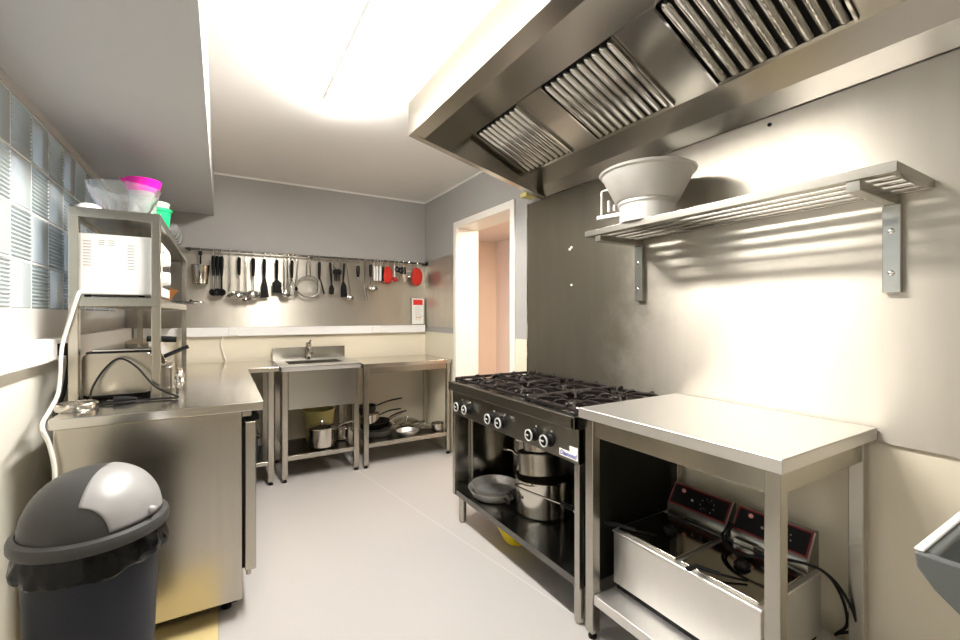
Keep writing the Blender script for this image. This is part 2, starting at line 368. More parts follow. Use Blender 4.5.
def filt(ya, yb, nb):
    fr = MB()
    def slab(sa, sb, y0_, y1_, n0, n1, mb):
        vs = [mb.bm.verts.new(S0 + D2*s + N2*n + Vector((0, y, 0))) for s in (sa, sb) for y in (y0_, y1_) for n in (n0, n1)]
        for f in ((0, 1, 3, 2), (4, 6, 7, 5), (0, 4, 5, 1), (2, 3, 7, 6), (0, 2, 6, 4), (1, 5, 7, 3)): mb.bm.faces.new([vs[i] for i in f])
    slab(0, Lf, ya, yb, 0, .002, fr)
    f = fr.build('baffle_filter', 'gap', hd, smooth=False)
    b = MB(); pitch = (yb-ya)/nb
    for k in range(nb):
        yc = ya+(k+.5)*pitch; r = pitch*.37
        # half-round baffle along the slope with rounded ends
        n = 8; rings = []
        for s, sc in ((.004, .3), (.012, .8), (.022, 1), (Lf-.022, 1), (Lf-.012, .8), (Lf-.004, .3)):
            rings.append([b.bm.verts.new(S0 + D2*s + N2*(.002+.022*math.sin(PI*j/n)*(.4+.6*sc)) + Vector((0, yc-r*sc*math.cos(PI*j/n), 0))) for j in range(n+1)])
        for A, B in zip(rings, rings[1:]):
            for j in range(n): b.bm.faces.new((A[j], A[j+1], B[j+1], B[j]))
    b.build('baffle', 'chrome', f, world=False)
    for ea in (ya-.008, yb):
        e = MB(); slab(0, Lf, ea, ea+.008, 0, .02, e); e.build('filter_edge', 'chrome', f, world=False, smooth=False)
for a in ((1.80, 2.195, 9), (1.175, 1.595, 10), (.55, .975, 9), (-.08, .34, 9)): filt(*a)
for a, b in ((1.605, 1.79), (.985, 1.165), (.35, .54)):
    bp = MB(); vs = []
    for s in (.0, Lf):
        for y in (a, b):
            for n in (0, .006): vs.append(bp.bm.verts.new(S0 + D2*s + N2*n + Vector((0, y, 0))))
    for f in ((0, 1, 3, 2), (4, 6, 7, 5), (0, 4, 5, 1), (2, 3, 7, 6), (0, 2, 6, 4), (1, 5, 7, 3)): bp.bm.faces.new([vs[i] for i in f])
    bp.build('blank_plate', 'hood', hd, smooth=False)

# ------------------------------------------------------------------ gas range
GY0, GY1, GX0, GX1 = 1.275, 2.37, 1.19, 1.80
gr = thing('gas_range', 'six burner stainless gas range with open pot shelf below', 'gas range', (1.5, 1.82, 0))
m = MB(); m.box(GX0, GX0+.03, GY0, GY1, .805, .858); m.box(GX0, GX1, GY0, GY0+.02, .805, .858); m.box(GX0, GX1, GY1-.02, GY1, .805, .858)
m.build('top_rim', 'steel_dark', gr, bevel=.004)
MB().box(GX0+.03, GX1, GY0+.02, GY1-.02, .80, .842).build('hob', 'hob', gr, smooth=False)
cpn = MB().box(1.216, 1.25, GY0+.004, GY1-.004, .665, .805).build('control_panel', 'steel_dark', gr, bevel=.003)
for y in (2.251, 2.155, 1.905, 1.806, 1.555, 1.45):
    mt = Matrix.Translation((1.216, y, .723)) @ Matrix.Rotation(-PI/2, 4, 'Y')
    k = MB().lathe([(0, 0), (.030, 0), (.030, .006), (.024, .012), (.022, .034), (.018, .038), (0, .038)], 24, mt).build('knob', 'black', gr)
    kr = MB(); kr.lathe([(.0212, .033), (.0262, .033), (.0262, .039), (.0212, .039), (.0212, .033)], 24, mt)
    kr.build('knob_ring', 'ring', k, world=False)
    MB().box(1.174, 1.1785, y-.004, y+.016, .720, .726).build('pointer', 'ring', k, world=False)
    MB().cyl((1.2165, y-.012, .762), (1.213, y-.012, .762), .005, 10).build('dial_dot', 'white', k, world=False)
for y in (GY0+.004, GY1-.022):
    MB().box(1.225, GX1, y, y+.018, .17, .80).build('side_panel', 'range_side' if y < 1.5 else 'polished_side', gr, smooth=False)
MB().box(GX1-.015, GX1, GY0+.022, GY1-.022, .17, .80).build('back_panel', 'shelf_dark', gr, smooth=False)
m = MB(); m.box(1.232, GX1-.015, GY0+.022, GY1-.022, .182, .198); m.box(1.225, 1.236, GY0+.022, GY1-.022, .168, .2); m.build('lower_shelf', 'shelf_dark', gr, smooth=False)
for y in (GY0, GY1-.028):
    MB().box(1.218, 1.246, y, y+.028, .168, .665).build('post', 'steel', gr, bevel=.003)
MB().box(1.33, 1.345, 2.325, 2.345, .2, .665).build('post', 'steel', gr, bevel=.003)
for x in (1.265, 1.74):
    for y in (1.32, 2.325):
        MB().lathe([(.0, 0), (.018, 0), (.018, .006), (.023, .012), (.023, .168), (0, .168)], 20, Matrix.Translation((x, y, 0))).build('leg', 'steel', gr)
st = MB().box(1.2145, 1.216, 1.279, 1.388, .678, .705).build('maker_badge', 'paper', gr, smooth=False)
MB().box(1.2143, 1.216, 1.279, 1.326, .705, .729).build('white_sticker', 'paper', st, world=False, smooth=False)
def text(body, size, mtx, m, parent, name, world=True):
    cu = bpy.data.curves.new(name, 'FONT'); cu.body = body; cu.size = size; cu.align_x = 'CENTER'; cu.align_y = 'CENTER'; cu.extrude = .0004; cu.shear = .2; cu.offset = .0006
    tmp = bpy.data.objects.new(name, cu); COL.objects.link(tmp); bpy.context.view_layer.update()
    me = bpy.data.meshes.new_from_object(tmp.evaluated_get(bpy.context.evaluated_depsgraph_get())); bpy.data.objects.remove(tmp); bpy.data.curves.remove(cu)
    me.materials.clear(); me.materials.append(M[m]); o = bpy.data.objects.new(name, me); COL.objects.link(o); o.parent = parent
    o.matrix_basis = mtx
    return o
text('Diamond', .026, Matrix.Translation((1.2142, 1.335, .6915)) @ Matrix.Rotation(-PI/2, 4, 'Z') @ Matrix.Rotation(PI/2, 4, 'X'), 'print_blue', st, 'badge_lettering')
# burners and grates, three along the range and two deep
cells = [(x, y) for x in (1.37, 1.645) for y in (1.46, 1.822, 2.185)]
for x, y in cells:
    b = MB().lathe([(0, .842), (.062, .842), (.058, .852), (.045, .854), (.045, .862), (0, .862)], 28, Matrix.Translation((x, y, 0))).build('burner', 'chrome', gr)
    MB().lathe([(.040, .862), (.043, .866), (.038, .873), (0, .876)], 28, Matrix.Translation((x, y, 0))).build('burner_cap', 'cast', b, world=False)
    MB().cyl((x+.03, y+.05, .842), (x+.03, y+.05, .868), .004, 8).build('igniter', 'white', b, world=False)
    g = MB(); hx, hy = .132, .172; zt = .884
    ring = [(-hx, -hy), (hx, -hy), (hx, hy), (-hx, hy)]
    for i in range(4):
        (ax, ay), (bx, by) = ring[i], ring[(i+1) % 4]
        g.tube([(x+ax, y+ay, .872), (x+bx, y+by, .872)], .009, 6)
        g.tube([(x+ax, y+ay, .846), (x+ax, y+ay, .872)], .009, 6)
    for i in range(8):
        a = 2*PI*i/8
        c, s_ = math.cos(a), math.sin(a); k = min(hx/max(abs(c), 1e-6), hy/max(abs(s_), 1e-6))
        g.tube([(x+c*k, y+s_*k, .872), (x+c*k*.82, y+s_*k*.82, zt), (x+c*.075, y+s_*.075, zt), (x+c*.045, y+s_*.045, .876)], [.009, .0085, .007, .005], 6)
    for sx in (-1, 1):
        for sy in (-1, 1): g.ball((x+sx*hx, y+sy*hy*.55, .884), .012, n=5)
    g.build('grate', 'cast', gr)

# ------------------------------------------------------------------ prep table
def leg(parent, x, y, z1, m='steel_v', s=.04, z0=.025):
    l = MB().box(x, x+s, y, y+s, z0, z1).build('leg', m, parent, bevel=.003)
    MB().lathe([(0, 0), (.017, 0), (.017, .008), (.012, .012), (.012, z0+.002), (0, z0+.002)], 14, Matrix.Translation((x+s/2, y+s/2, 0))).build('foot', 'black', l, world=False)
pt = thing('prep_table', 'stainless prep table with a bright top at the right, over the fryer', 'table', (1.5, .9, 0))
m = MB(); m.box(1.196, 1.80, .54, 1.256, .862, .90); m.build('tabletop', 'steel_top', pt, bevel=.003)
for x in (1.23, 1.755):
    for y in (.56, 1.214): leg(pt, x, y, .862, m='steel')
m = MB(); m.box(1.24, 1.265, .60, 1.214, .788, .862); m.box(1.765, 1.79, .60, 1.214, .788, .862); m.box(1.27, 1.755, .568, .592, .788, .862); m.box(1.27, 1.755, 1.222, 1.246, .788, .862)
m.build('apron', 'steel', pt, bevel=.002)
m = MB(); m.box(1.236, 1.785, .60, 1.214, .14, .178); m.build('lower_shelf', 'steel_top', pt, bevel=.003)

# double fryer on its lower shelf
fy = thing('deep_fryer', 'double tank steel deep fryer with red edged panels under the prep table', 'deep fryer', (1.52, .93, .178))
m = MB(); m.box(1.34, 1.72, .66, 1.21, .20, .398); m.box(1.336, 1.724, .656, 1.214, .398, .408); m.build('body', 'steel_top', fy, bevel=.004)
MB().box(1.35, 1.71, .67, 1.20, .178, .20).build('base', 'black', fy, smooth=False)
for i, (ya, yb) in enumerate(((.672, .926), (.944, 1.198))):
    yc = (ya+yb)/2
    l = MB().box(1.352, 1.628, ya, yb, .408, .418).build('tank_lid', 'lid_steel', fy, bevel=.004)
    MB().lathe([(0, .418), (.024, .418), (.026, .426), (.016, .438), (0, .440)], 16, Matrix.Translation((1.50, yc, 0))).build('lid_knob', 'black', l, world=False)
    # control head with a sloped face
    h = MB().prism([(1.655, .408), (1.735, .408), (1.735, .530), (1.715, .530), (1.66, .452)], 'y', ya, yb).build('control_head', 'steel_dark', fy, bevel=.003)  # darker steel stands in for the shade under the tabletop
    fa = Vector((1.66, 0, .452)); fb = Vector((1.715, 0, .530)); dv = fb-fa; nrm = Vector((-dv.z, 0, dv.x)).normalized()
    def onface(u, v, n=0): q = fa+dv*v+nrm*n; return Vector((q.x, ya+(yb-ya)*u, q.z))
    def quad(mb, u0, u1, v0, v1, n0, n1):
        vs = [mb.bm.verts.new(onface(u, v, n)) for u in (u0, u1) for v in (v0, v1) for n in (n0, n1)]
        for f in ((0, 1, 3, 2), (4, 6, 7, 5), (0, 4, 5, 1), (2, 3, 7, 6), (0, 2, 6, 4), (1, 5, 7, 3)): mb.bm.faces.new([vs[k] for k in f])
    q = MB(); quad(q, .02, .98, .04, .96, .0, .002); q.build('red_border', 'redline', h, world=False, smooth=False)
    q = MB(); quad(q, .04, .96, .10, .90, .002, .003); q.build('control_face', 'black', h, world=False, smooth=False)
    q = MB(); c0 = onface(.78, .72, .003); q.tube([c0, c0+nrm*.006], .008, 12); q.build('indicator', 'lamp_red', h, world=False)
    q = MB(); c0 = onface(.35, .45, .003); q.tube([c0, c0+nrm*.018], [.020, .016], 18); q.build('thermostat_knob', 'black', h, world=False)
    q = MB()
    for k in range(8):
        a = -2.4+k*.68; c0 = onface(.35, .45, .003)+Vector((0, 1, 0))*.028*math.sin(a)+dv.normalized()*.028*math.cos(a); q.tube([c0, c0+nrm*.0012], .0022, 6)
    c0 = onface(.60, .45, .003); q.tube([c0, c0+nrm*.004], .005, 8); q.build('dial_mark', 'print_grey', h, world=False)
    m = MB(); m.box(1.63, 1.655, yc+.03, yc+.10, .418, .436); m.tube([(1.64, yc-.03, .43), (1.64, yc+.03, .43)], .004, 6); m.build('basket_hook', 'steel', fy)
for k, (off, lab) in enumerate(((0, 0), (.012, 1))):
    MB().tube(catmull([(1.66, .93-off, .47), (1.56, .90-off, .455), (1.50, .82-off, .452), (1.55, .72, .47), (1.66, .645, .44), (1.73, .615-off, .36), (1.765, .605-off*2, .25), (1.77+off, .64, .186)], 8), .0048, 8).build('power_cord', 'rubber', fy)
for y, a in ((1.19, .06), (.86, -.02)):
    m = MB(); m.tube([(1.37, y-.06, .432), (1.34, y, .436), (1.285, y+a*.4, .446)], [.009, .011, .010], 10, flat=.6); m.tube([(1.42, y-.12, .424), (1.36, y-.05, .432)], .004, 6)
    m.build('basket_handle', 'black', fy)

# ------------------------------------------------------------------ wall shelf and food mill
ws = thing('wall_shelf', 'slatted steel wall shelf on two brackets above the prep table', 'shelf', (1.66, .97, 1.63))
m = MB(); m.box(1.497, 1.522, .41, 1.53, 1.632, 1.66); m.box(1.790, 1.807, .41, 1.53, 1.632, 1.66); m.box(1.522, 1.79, .41, .428, 1.632, 1.66); m.box(1.522, 1.79, 1.512, 1.53, 1.632, 1.66)
m.build('frame', 'steel', ws, bevel=.002)
for k in range(4):
    x = 1.556+k*.063; MB().box(x, x+.026, .428, 1.512, 1.642, 1.654).build('slat', 'steel', ws, bevel=.002)
for y in (.50, 1.45):
    b = MB(); b.box(1.505, 1.806, y-.012, y+.02, 1.602, 1.632); b.box(1.784, 1.807, y-.020, y+.024, 1.33, 1.602)
    b = b.build('bracket', 'steel', ws, bevel=.002)
    for z in (1.39, 1.52): MB().ball((1.784, y+.002, z), .009, (.6, 1, 1), 6).build('bolt', 'chrome', b, world=False)
fm = thing('food_mill', 'large flared cast aluminium food mill bowl on the wall shelf', 'food mill', (1.592, 1.25, 1.66))
prof = [(.115, 0), (.120, .0), (.120, .072), (.128, .082), (.125, .092), (.14, .10), (.198, .212), (.207, .216), (.211, .224), (.203, .228), (.196, .222), (.132, .106), (.110, .085), (.110, .002), (.115, 0)]
MB().lathe(prof, 48).build('bowl', 'alu', fm, world=False)
m = MB(); m.box(-.02, .02, .10, .245, .048, .066); m.tube([(0, .228, .055), (0, .228, .185), (0, .17, .19)], .006, 8); m.cyl((0, .19, .08), (0, .19, .135), .007, 10); m.cyl((0, .16, .08), (0, .16, .11), .007, 10)
m.build('support_arm', 'alu', fm, world=False, bevel=.003)
fm.rotation_euler = (0, 0, .25); fm.scale = (.95, .95, .97)

# ------------------------------------------------------------------ refrigerated counter, left
fc = thing('refrigerated_counter', 'stainless refrigerated counter, side panel facing, behind the waste bin', 'counter', (-.18, 2.67, 0))
MB().box(-.51, .155, 2.03, 3.33, .862, .90).build('worktop', 'steel_wet', fc, bevel=.004)
MB().box(-.50, .075, 2.045, 3.32, .085, .862).build('body', 'steel_v', fc, bevel=.004)
MB().box(-.48, .06, 2.14, 3.30, .028, .085).build('plinth', 'black', fc, smooth=False)
for y0_, y1_ in ((2.055, 2.66), (2.68, 3.30)):
    dd = MB().box(.085, .128, y0_, y1_, .19, .815).build('door', 'steel_v', fc, bevel=.006)
    MB().box(.105, .140, y0_+.01, y1_-.01, .815, .838).build('door_grip', 'black', dd, world=False, bevel=.003)
    MB().box(.0755, .085, y0_+.015, y1_-.015, .20, .81).build('seal', 'black', dd, world=False, smooth=False)
m = MB(); m.box(.075, .11, 2.05, 2.09, .838, .860); m.cyl((.10, 2.07, .17), (.10, 2.07, .19), .010, 10); m.build('hinge', 'steel', fc, bevel=.002)
for x in (-.44, .02):
    for y in (2.17, 3.24): MB().cyl((x, y, 0), (x, y, .03), .02, 14).build('foot', 'black', fc)

# ------------------------------------------------------------------ overshelf rack on the counter
rk = thing('overshelf_rack', 'two tier steel rack standing on the counters along the glass blocks', 'rack', (-.385, 3.2, .90))
RX0, RX1, RY0, RY1 = -.525, -.226, 2.33, 4.02
for x in (RX0, RX1-.032):
    MB().box(x, x+.032, RY0, RY0+.032, .9005, 1.69).build('post', 'steel_v', rk, bevel=.003)
    MB().box(x, x+.032, RY1-.032, RY1, .877, 1.69).build('post', 'steel_v', rk, bevel=.003)
for z, n in ((1.665, 'top_shelf'), (1.302, 'middle_shelf')):
    m = MB(); m.box(RX0, RX1, RY0-.001, RY0+.014, z-.006, z+.032); m.box(RX0, RX1, RY1-.014, RY1+.001, z-.006, z+.032)
    m.box(RX1-.014, RX1+.001, RY0, RY1, z-.006, z+.032); m.box(RX0-.001, RX0+.014, RY0, RY1, z-.006, z+.032); m.box(RX0+.01, RX1-.01, RY0+.01, RY1-.01, z+.006, z+.02)
    m.build(n, 'steel', rk, bevel=.002)

mw = thing('microwave_oven', 'white microwave oven on the middle shelf of the rack', 'microwave', (-.4, 2.6, 1.3225))
MB().box(-.503, -.262, 2.375, 2.86, 1.346, 1.60).build('casing', 'white_plastic', mw, bevel=.006)
md = MB().box(-.262, -.236, 2.375, 2.86, 1.344, 1.60).build('front_panel', 'white_plastic', mw, bevel=.008)
MB().box(-.2362, -.2345, 2.52, 2.83, 1.39, 1.56).build('door_window', 'hob', md, world=False, smooth=False)
for z in (1.425, 1.510):
    k = MB().cyl((-.236, 2.44, z), (-.200, 2.44, z), .032, 24, .028).build('knob', 'white_plastic', mw, bevel=.003)
for x0, x1, zz, n_, dz in ((-.488, -.462, 1.465, 9, .0125), (-.345, -.322, 1.455, 9, .0125), (-.44, -.42, 1.553, 3, .009), (-.408, -.388, 1.553, 3, .009)):
    v = MB()
    for i in range(n_): v.box(x0, x1, 2.3735, 2.3755, zz+i*dz, zz+i*dz+.004)
    v.build('vent_grille', 'print_grey', mw, smooth=False)
for x in (-.48, -.30):
    for y in (2.41, 2.82): MB().cyl((x, y, 1.3225), (x, y, 1.347), .012, 10).build('foot', 'black', mw)
MB().tube(catmull([(-.492, 2.372, 1.352), (-.490, 2.318, 1.345), (-.512, 2.31, 1.25), (-.536, 2.308, 1.14), (-.542, 2.305, 1.02), (-.540, 2.27, .955), (-.526, 2.12, .918), (-.518, 2.012, .885), (-.500, 2.012, .82), (-.486, 2.012, .72), (-.495, 2.012, .58)], 8), .0065, 10).build('power_cord', 'cord_white', mw)

# wall plug with black flex
wp = thing('wall_plug', 'black plug in the left wall trunking with a cord hanging down', 'plug', (-.56, 2.37, 1.1))
MB().box(-.570, -.522, 2.365, 2.405, 1.095, 1.145).build('plug_body', 'rubber', wp, bevel=.008)
MB().tube(catmull([(-.535, 2.385, 1.10), (-.532, 2.37, 1.05), (-.545, 2.37, .95), (-.565, 2.38, .86), (-.57, 2.38, .6)], 8), .007, 8).build('cord', 'rubber', wp)

# contact grill on the counter
cg = thing('contact_grill', 'stainless contact grill with black handles on the counter under the rack', 'contact grill', (-.37, 2.62, .90))
def rrect(x0, x1, z0, z1, r, n=6):
    out = []
    for cx, cz, a0 in ((x1-r, z0+r, -PI/2), (x1-r, z1-r, 0), (x0+r, z1-r, PI/2), (x0+r, z0+r, PI)):
        for k in range(n+1): a = a0+PI/2*k/n; out.append((cx+r*math.cos(a), cz+r*math.sin(a)))
    return out
MB().prism(rrect(-.500, -.262, .918, 1.098, .028), 'y', 2.40, 2.80).build('body', 'steel_v', cg, bevel=.004)
MB().box(-.50, -.27, 2.42, 2.79, .9005, .922).build('base', 'black', cg, bevel=.004)
m = MB(); m.box(-.47, -.26, 2.405, 2.79, 1.102, 1.114); m.build('upper_plate', 'chrome', cg, bevel=.004)
MB().box(-.485, -.265, 2.402, 2.795, 1.096, 1.103).build('gap_seal', 'black', cg, smooth=False)
m = MB(); m.prism([(-.285, 1.06), (-.26, 1.05), (-.225, 1.03), (-.215, 1.04), (-.262, 1.14), (-.285, 1.14)], 'y', 2.48, 2.72); m.build('lever_arm', 'chrome', cg, bevel=.003)
MB().tube([(-.30, 2.56, 1.148), (-.25, 2.56, 1.146), (-.185, 2.56, 1.142)], [.013, .015, .014], 12).build('handle', 'black', cg)
MB().tube(catmull([(-.245, 2.62, 1.055), (-.19, 2.62, 1.08), (-.14, 2.62, 1.103)], 4), [.010]*9, 10).build('handle', 'black', cg)
MB().box(-.262, -.20, 2.50, 2.70, .91, 1.02).build('drip_tray', 'steel_v', cg, bevel=.01)

fo = MB()
bmesh.ops.create_icosphere(fo.bm, subdivisions=4, radius=1)
for v in fo.bm.verts:
    n_ = noise.noise(v.co*2.3)*.45+noise.noise(v.co*6)*.2; v.co *= 1+n_
    v.co = Vector((v.co.x*.018-.172, v.co.y*.05+2.53, max(.902, v.co.z*.05+.95)))
tag(fo.build('foil_scrap', 'foil', smooth=False), 'crumpled aluminium foil beside the contact grill', 'foil')
pc = thing('power_cord', 'looped black power cord lying on the counter before the grill', 'power cord', (-.35, 2.3, .9))
MB().tube(catmull([(-.155, 2.26, .908), (-.24, 2.30, .955), (-.31, 2.34, 1.04), (-.37, 2.36, 1.075), (-.42, 2.36, 1.03), (-.455, 2.34, .95), (-.43, 2.26, .908), (-.36, 2.24, .906), (-.28, 2.27, .906), (-.20, 2.27, .906), (-.16, 2.25, .907)], 8), .0042, 8).build('flex', 'rubber', pc)
MB().tube([(-.375, 2.285, .914), (-.335, 2.285, .914), (-.30, 2.283, .911)], [.014, .013, .007], 10).build('plug', 'rubber', pc)
m = MB(); m.cyl((-.395, 2.278, .914), (-.375, 2.278, .914), .003, 6); m.cyl((-.395, 2.293, .914), (-.375, 2.293, .914), .003, 6); m.build('plug_pin', 'chrome', pc)
sc_ = MB().lathe([(0, .0005), (.060, .0005), (.064, .006), (.064, .022), (.058, .028), (.05, .024), (0, .022)], 32); sc_ = sc_.build('round_tin', 'pot', world=False); sc_.location = (-.47, 2.20, .90)
tag(sc_, 'small round shiny tin at the front left corner of the counter', 'tin')

# on top of the rack
ZT = 1.686
gb = MB(); gp_ = [(0, 0), (.070, 0), (.075, .004), (.105, .05), (.132, .10), (.148, .143), (.143, .144), (.127, .10), (.100, .053), (.070, .010), (0, .008)]
gb.lathe(gp_, 28)
for v in gb.bm.verts:   # cut facets
    a = math.atan2(v.co.y, v.co.x); k = 1+.022*math.cos(14*a)*(1 if v.co.z < .12 else .3); v.co.x *= k; v.co.y *= k
gb = gb.build('glass_bowl', 'glass', world=False)
gb.location = (-.372, 2.49, ZT); gb.scale = (.91, .91, 1); tag(gb, 'large clear cut glass bowl on top of the rack', 'bowl')
pkt = thing('measuring_jug', 'clear jug with a magenta rim on top of the rack', 'jug', (-.335, 2.735, ZT)); pkt.scale = (.78, .78, 1.0)
MB().lathe([(0, 0), (.062, 0), (.078, .195), (.075, .195), (.059, .005), (0, .005)], 32).build('jug_body', 'clear', pkt, world=False)
MB().lathe([(.076, .185), (.080, .185), (.097, .240), (.100, .243), (.098, .247), (.093, .243), (.076, .192), (.076, .185)], 32).build('rim', 'pink', pkt, world=False)
MB().lathe([(0, .187), (.076, .187), (.076, .192), (0, .192)], 32).build('strainer_floor', 'pink', pkt, world=False)
MB().prism([(-.096, .243), (-.118, .250), (-.112, .238), (-.085, .215)], 'y', -.018, .018).build('spout', 'pink', pkt, world=False)
gl = MB().lathe([(0, 0), (.056, 0), (.074, .118), (.082, .122), (.083, .134), (.076, .136), (.070, .122), (.052, .008), (0, .006)], 32).build('plastic_bowl', 'green', world=False)
gl.location = (-.302, 2.99, ZT); gl.scale = (.82, .82, 1.2); tag(gl, 'bright green plastic bowl on top of the rack, holding a pale tub', 'bowl')
gt = thing('storage_tub', 'pale green plastic tub standing in the bright green bowl', 'tub', (-.302, 2.99, ZT+.010)); gt.scale = (.82, .82, .93)
MB().lathe([(0, 0), (.046, 0), (.064, .185), (.060, .185), (.043, .005), (0, .005)], 28).build('tub_body', 'pale_green', gt, world=False)
MB().lathe([(0, .186), (.068, .186), (.069, .190), (.068, .200), (.062, .203), (0, .203)], 28).build('lid', 'pale_green', gt, world=False)
pl = MB().lathe([(.043, 0), (.045, .002), (.040, .022), (.026, .040), (0, .045), (0, .041), (.024, .036), (.037, .020), (.043, 0)], 32).build('sauce_dish', 'white_plastic', world=False)
pl.location = (-.474, 2.395, ZT+.012); pl.scale = (1, 1, .62); tag(pl, 'small white dish upside down at the front corner of the rack top', 'dish')
gp = [(0, 0), (.032, 0), (.034, .004), (.006, .012), (.005, .07), (.02, .085), (.036, .12), (.033, .165), (.031, .165), (.034, .12), (.018, .088), (0, .08)]
wg = MB().lathe(gp, 20).build('wine_glass', 'glass', world=False); wg.location = (-.275, 3.45, ZT)
tag(wg, 'clear wine glass on the back half of the rack top', 'glass', 'wine glasses on top of the rack')
for x, y in ((-.27, 3.56), (-.275, 3.68), (-.27, 3.80), (-.28, 3.92)):
    w2 = wg.copy(); COL.objects.link(w2); w2.location = (x, y, ZT)
# on the middle shelf, behind the microwave
bb = MB().lathe([(0, 0), (.035, 0), (.04, .006), (.085, .075), (.09, .08), (.086, .08), (.038, .010), (0, .008)], 32).build('ceramic_bowl', 'brown', world=False)
bb.location = (-.292, 2.99, 1.323); tag(bb, 'amber brown bowl beside the microwave', 'bowl')
ot = thing('baking_tray', 'dark baking tray jutting from the middle shelf of the rack', 'tray', (-.28, 3.4, 1.323))
m = MB(); m.box(-.40, -.155, 3.12, 3.6, 1.3345, 1.341); m.box(-.162, -.150, 3.12, 3.6, 1.340, 1.353); m.build('pan', 'hob', ot, bevel=.003)
m = MB(); m.tube(catmull([(-.155, 3.30, 1.345), (-.10, 3.30, 1.343), (-.10, 3.42, 1.343), (-.155, 3.42, 1.345)], 5), .005, 8); m.build('handle', 'chrome', ot)

# ------------------------------------------------------------------ back run: corner table, sink unit, pan table
ct = thing('corner_table', 'steel corner table between the refrigerated counter and the sink', 'table', (-.1, 3.8, 0))
MB().box(XL+.07, .368, 3.52, 4.10, .842, .876).build('tabletop', 'steel_wet', ct, bevel=.003)
for x in (-.53, .298):
    for y in (3.54, 4.04): leg(ct, x, y, .842)
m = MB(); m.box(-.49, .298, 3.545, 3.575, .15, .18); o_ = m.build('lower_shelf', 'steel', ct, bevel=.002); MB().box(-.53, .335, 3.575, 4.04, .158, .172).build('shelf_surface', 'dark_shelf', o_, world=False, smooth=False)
bx = thing('cool_box', 'dark blue box on the corner table lower shelf', 'box', (.17, 3.8, .172)); MB().box(-.1, .24, 3.62, 3.98, .173, .34).build('tub', 'bin_body', bx, bevel=.01); MB().box(-.11, .25, 3.61, 3.99, .34, .37).build('lid', 'hob', bx, bevel=.008)
sk = thing('sink_unit', 'stainless sink unit with mixer tap against the back wall', 'sink', (.68, 3.83, 0))
SX0, SX1, SY0, SY1 = .376, .985, 3.52, 4.105
m = MB(); m.box(SX0, SX1, SY0, 3.70, .862, .872); m.box(SX0, SX1, 4.02, SY1, .862, .872); m.box(SX0, .46, 3.70, 4.02, .862, .872); m.box(.89, SX1, 3.70, 4.02, .862, .872)
m.box(SX0, SX1, SY0, SY0+.012, .835, .873); m.box(SX0, SX0+.012, SY0, SY1, .835, .873); m.box(SX1-.012, SX1, SY0, SY1, .835, .873); m.build('drainer_top', 'steel_top', sk, bevel=.002)
m = MB(); m.box(.45, .46, 3.69, 4.03, .60, .866); m.box(.89, .90, 3.69, 4.03, .60, .866); m.box(.46, .89, 3.69, 3.70, .60, .866); m.box(.46, .89, 4.02, 4.03, .60, .866); m.box(.45, .90, 3.69, 4.03, .59, .60)
m.build('basin', 'steel', sk, bevel=.003)
MB().box(SX0, SX1, SY1-.012, SY1, .862, .978).build('upstand', 'steel', sk, bevel=.003)
MB().box(.434, .925, 3.536, 3.552, .545, .84).build('apron', 'steel', sk, bevel=.002)
for x in (.392, .925):
    for y in (3.535, 4.05): leg(sk, x, y, .84)
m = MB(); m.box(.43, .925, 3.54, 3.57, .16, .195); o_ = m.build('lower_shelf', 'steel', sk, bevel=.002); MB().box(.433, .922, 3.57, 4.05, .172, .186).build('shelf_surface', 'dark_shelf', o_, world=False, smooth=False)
m = MB(); m.cyl((.662, 4.055, .872), (.662, 4.055, .995), .023, 18); m.tube(catmull([(.662, 4.05, .955), (.662, 4.0, .975), (.662, 3.93, .965), (.662, 3.905, .935)], 5), .015, 12); fct = m.build('mixer_tap', 'chrome', sk)
m = MB(); m.tube([(.662, 4.055, .995), (.662, 4.055, 1.015), (.662, 4.05, 1.025)], [.024, .024, .012], 16); m.tube([(.662, 4.045, 1.012), (.662, 3.96, 1.040)], [.011, .008], 10); m.build('lever', 'chrome', fct, world=False)
MB().lathe([(0, .600), (.03, .600), (.03, .604), (0, .606)], 18, Matrix.Translation((.675, 3.86, 0))).build('drain', 'chrome', sk)
tb = thing('pan_table', 'steel table in the back right corner with pans on its lower shelf', 'table', (1.4, 3.8, 0))
MB().box(.996, 1.803, 3.515, 4.105, .825, .860).build('tabletop', 'steel_wet', tb, bevel=.003)
for x in (1.004, 1.758):
    for y in (3.53, 4.04): leg(tb, x, y, .825)
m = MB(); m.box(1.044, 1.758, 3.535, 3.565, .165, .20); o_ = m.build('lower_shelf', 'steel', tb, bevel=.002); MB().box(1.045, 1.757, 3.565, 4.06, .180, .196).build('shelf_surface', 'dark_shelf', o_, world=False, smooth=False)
m = MB(); m.box(1.03, 1.77, 3.54, 3.56, .775, .825); m.build('apron', 'steel', tb, bevel=.002)

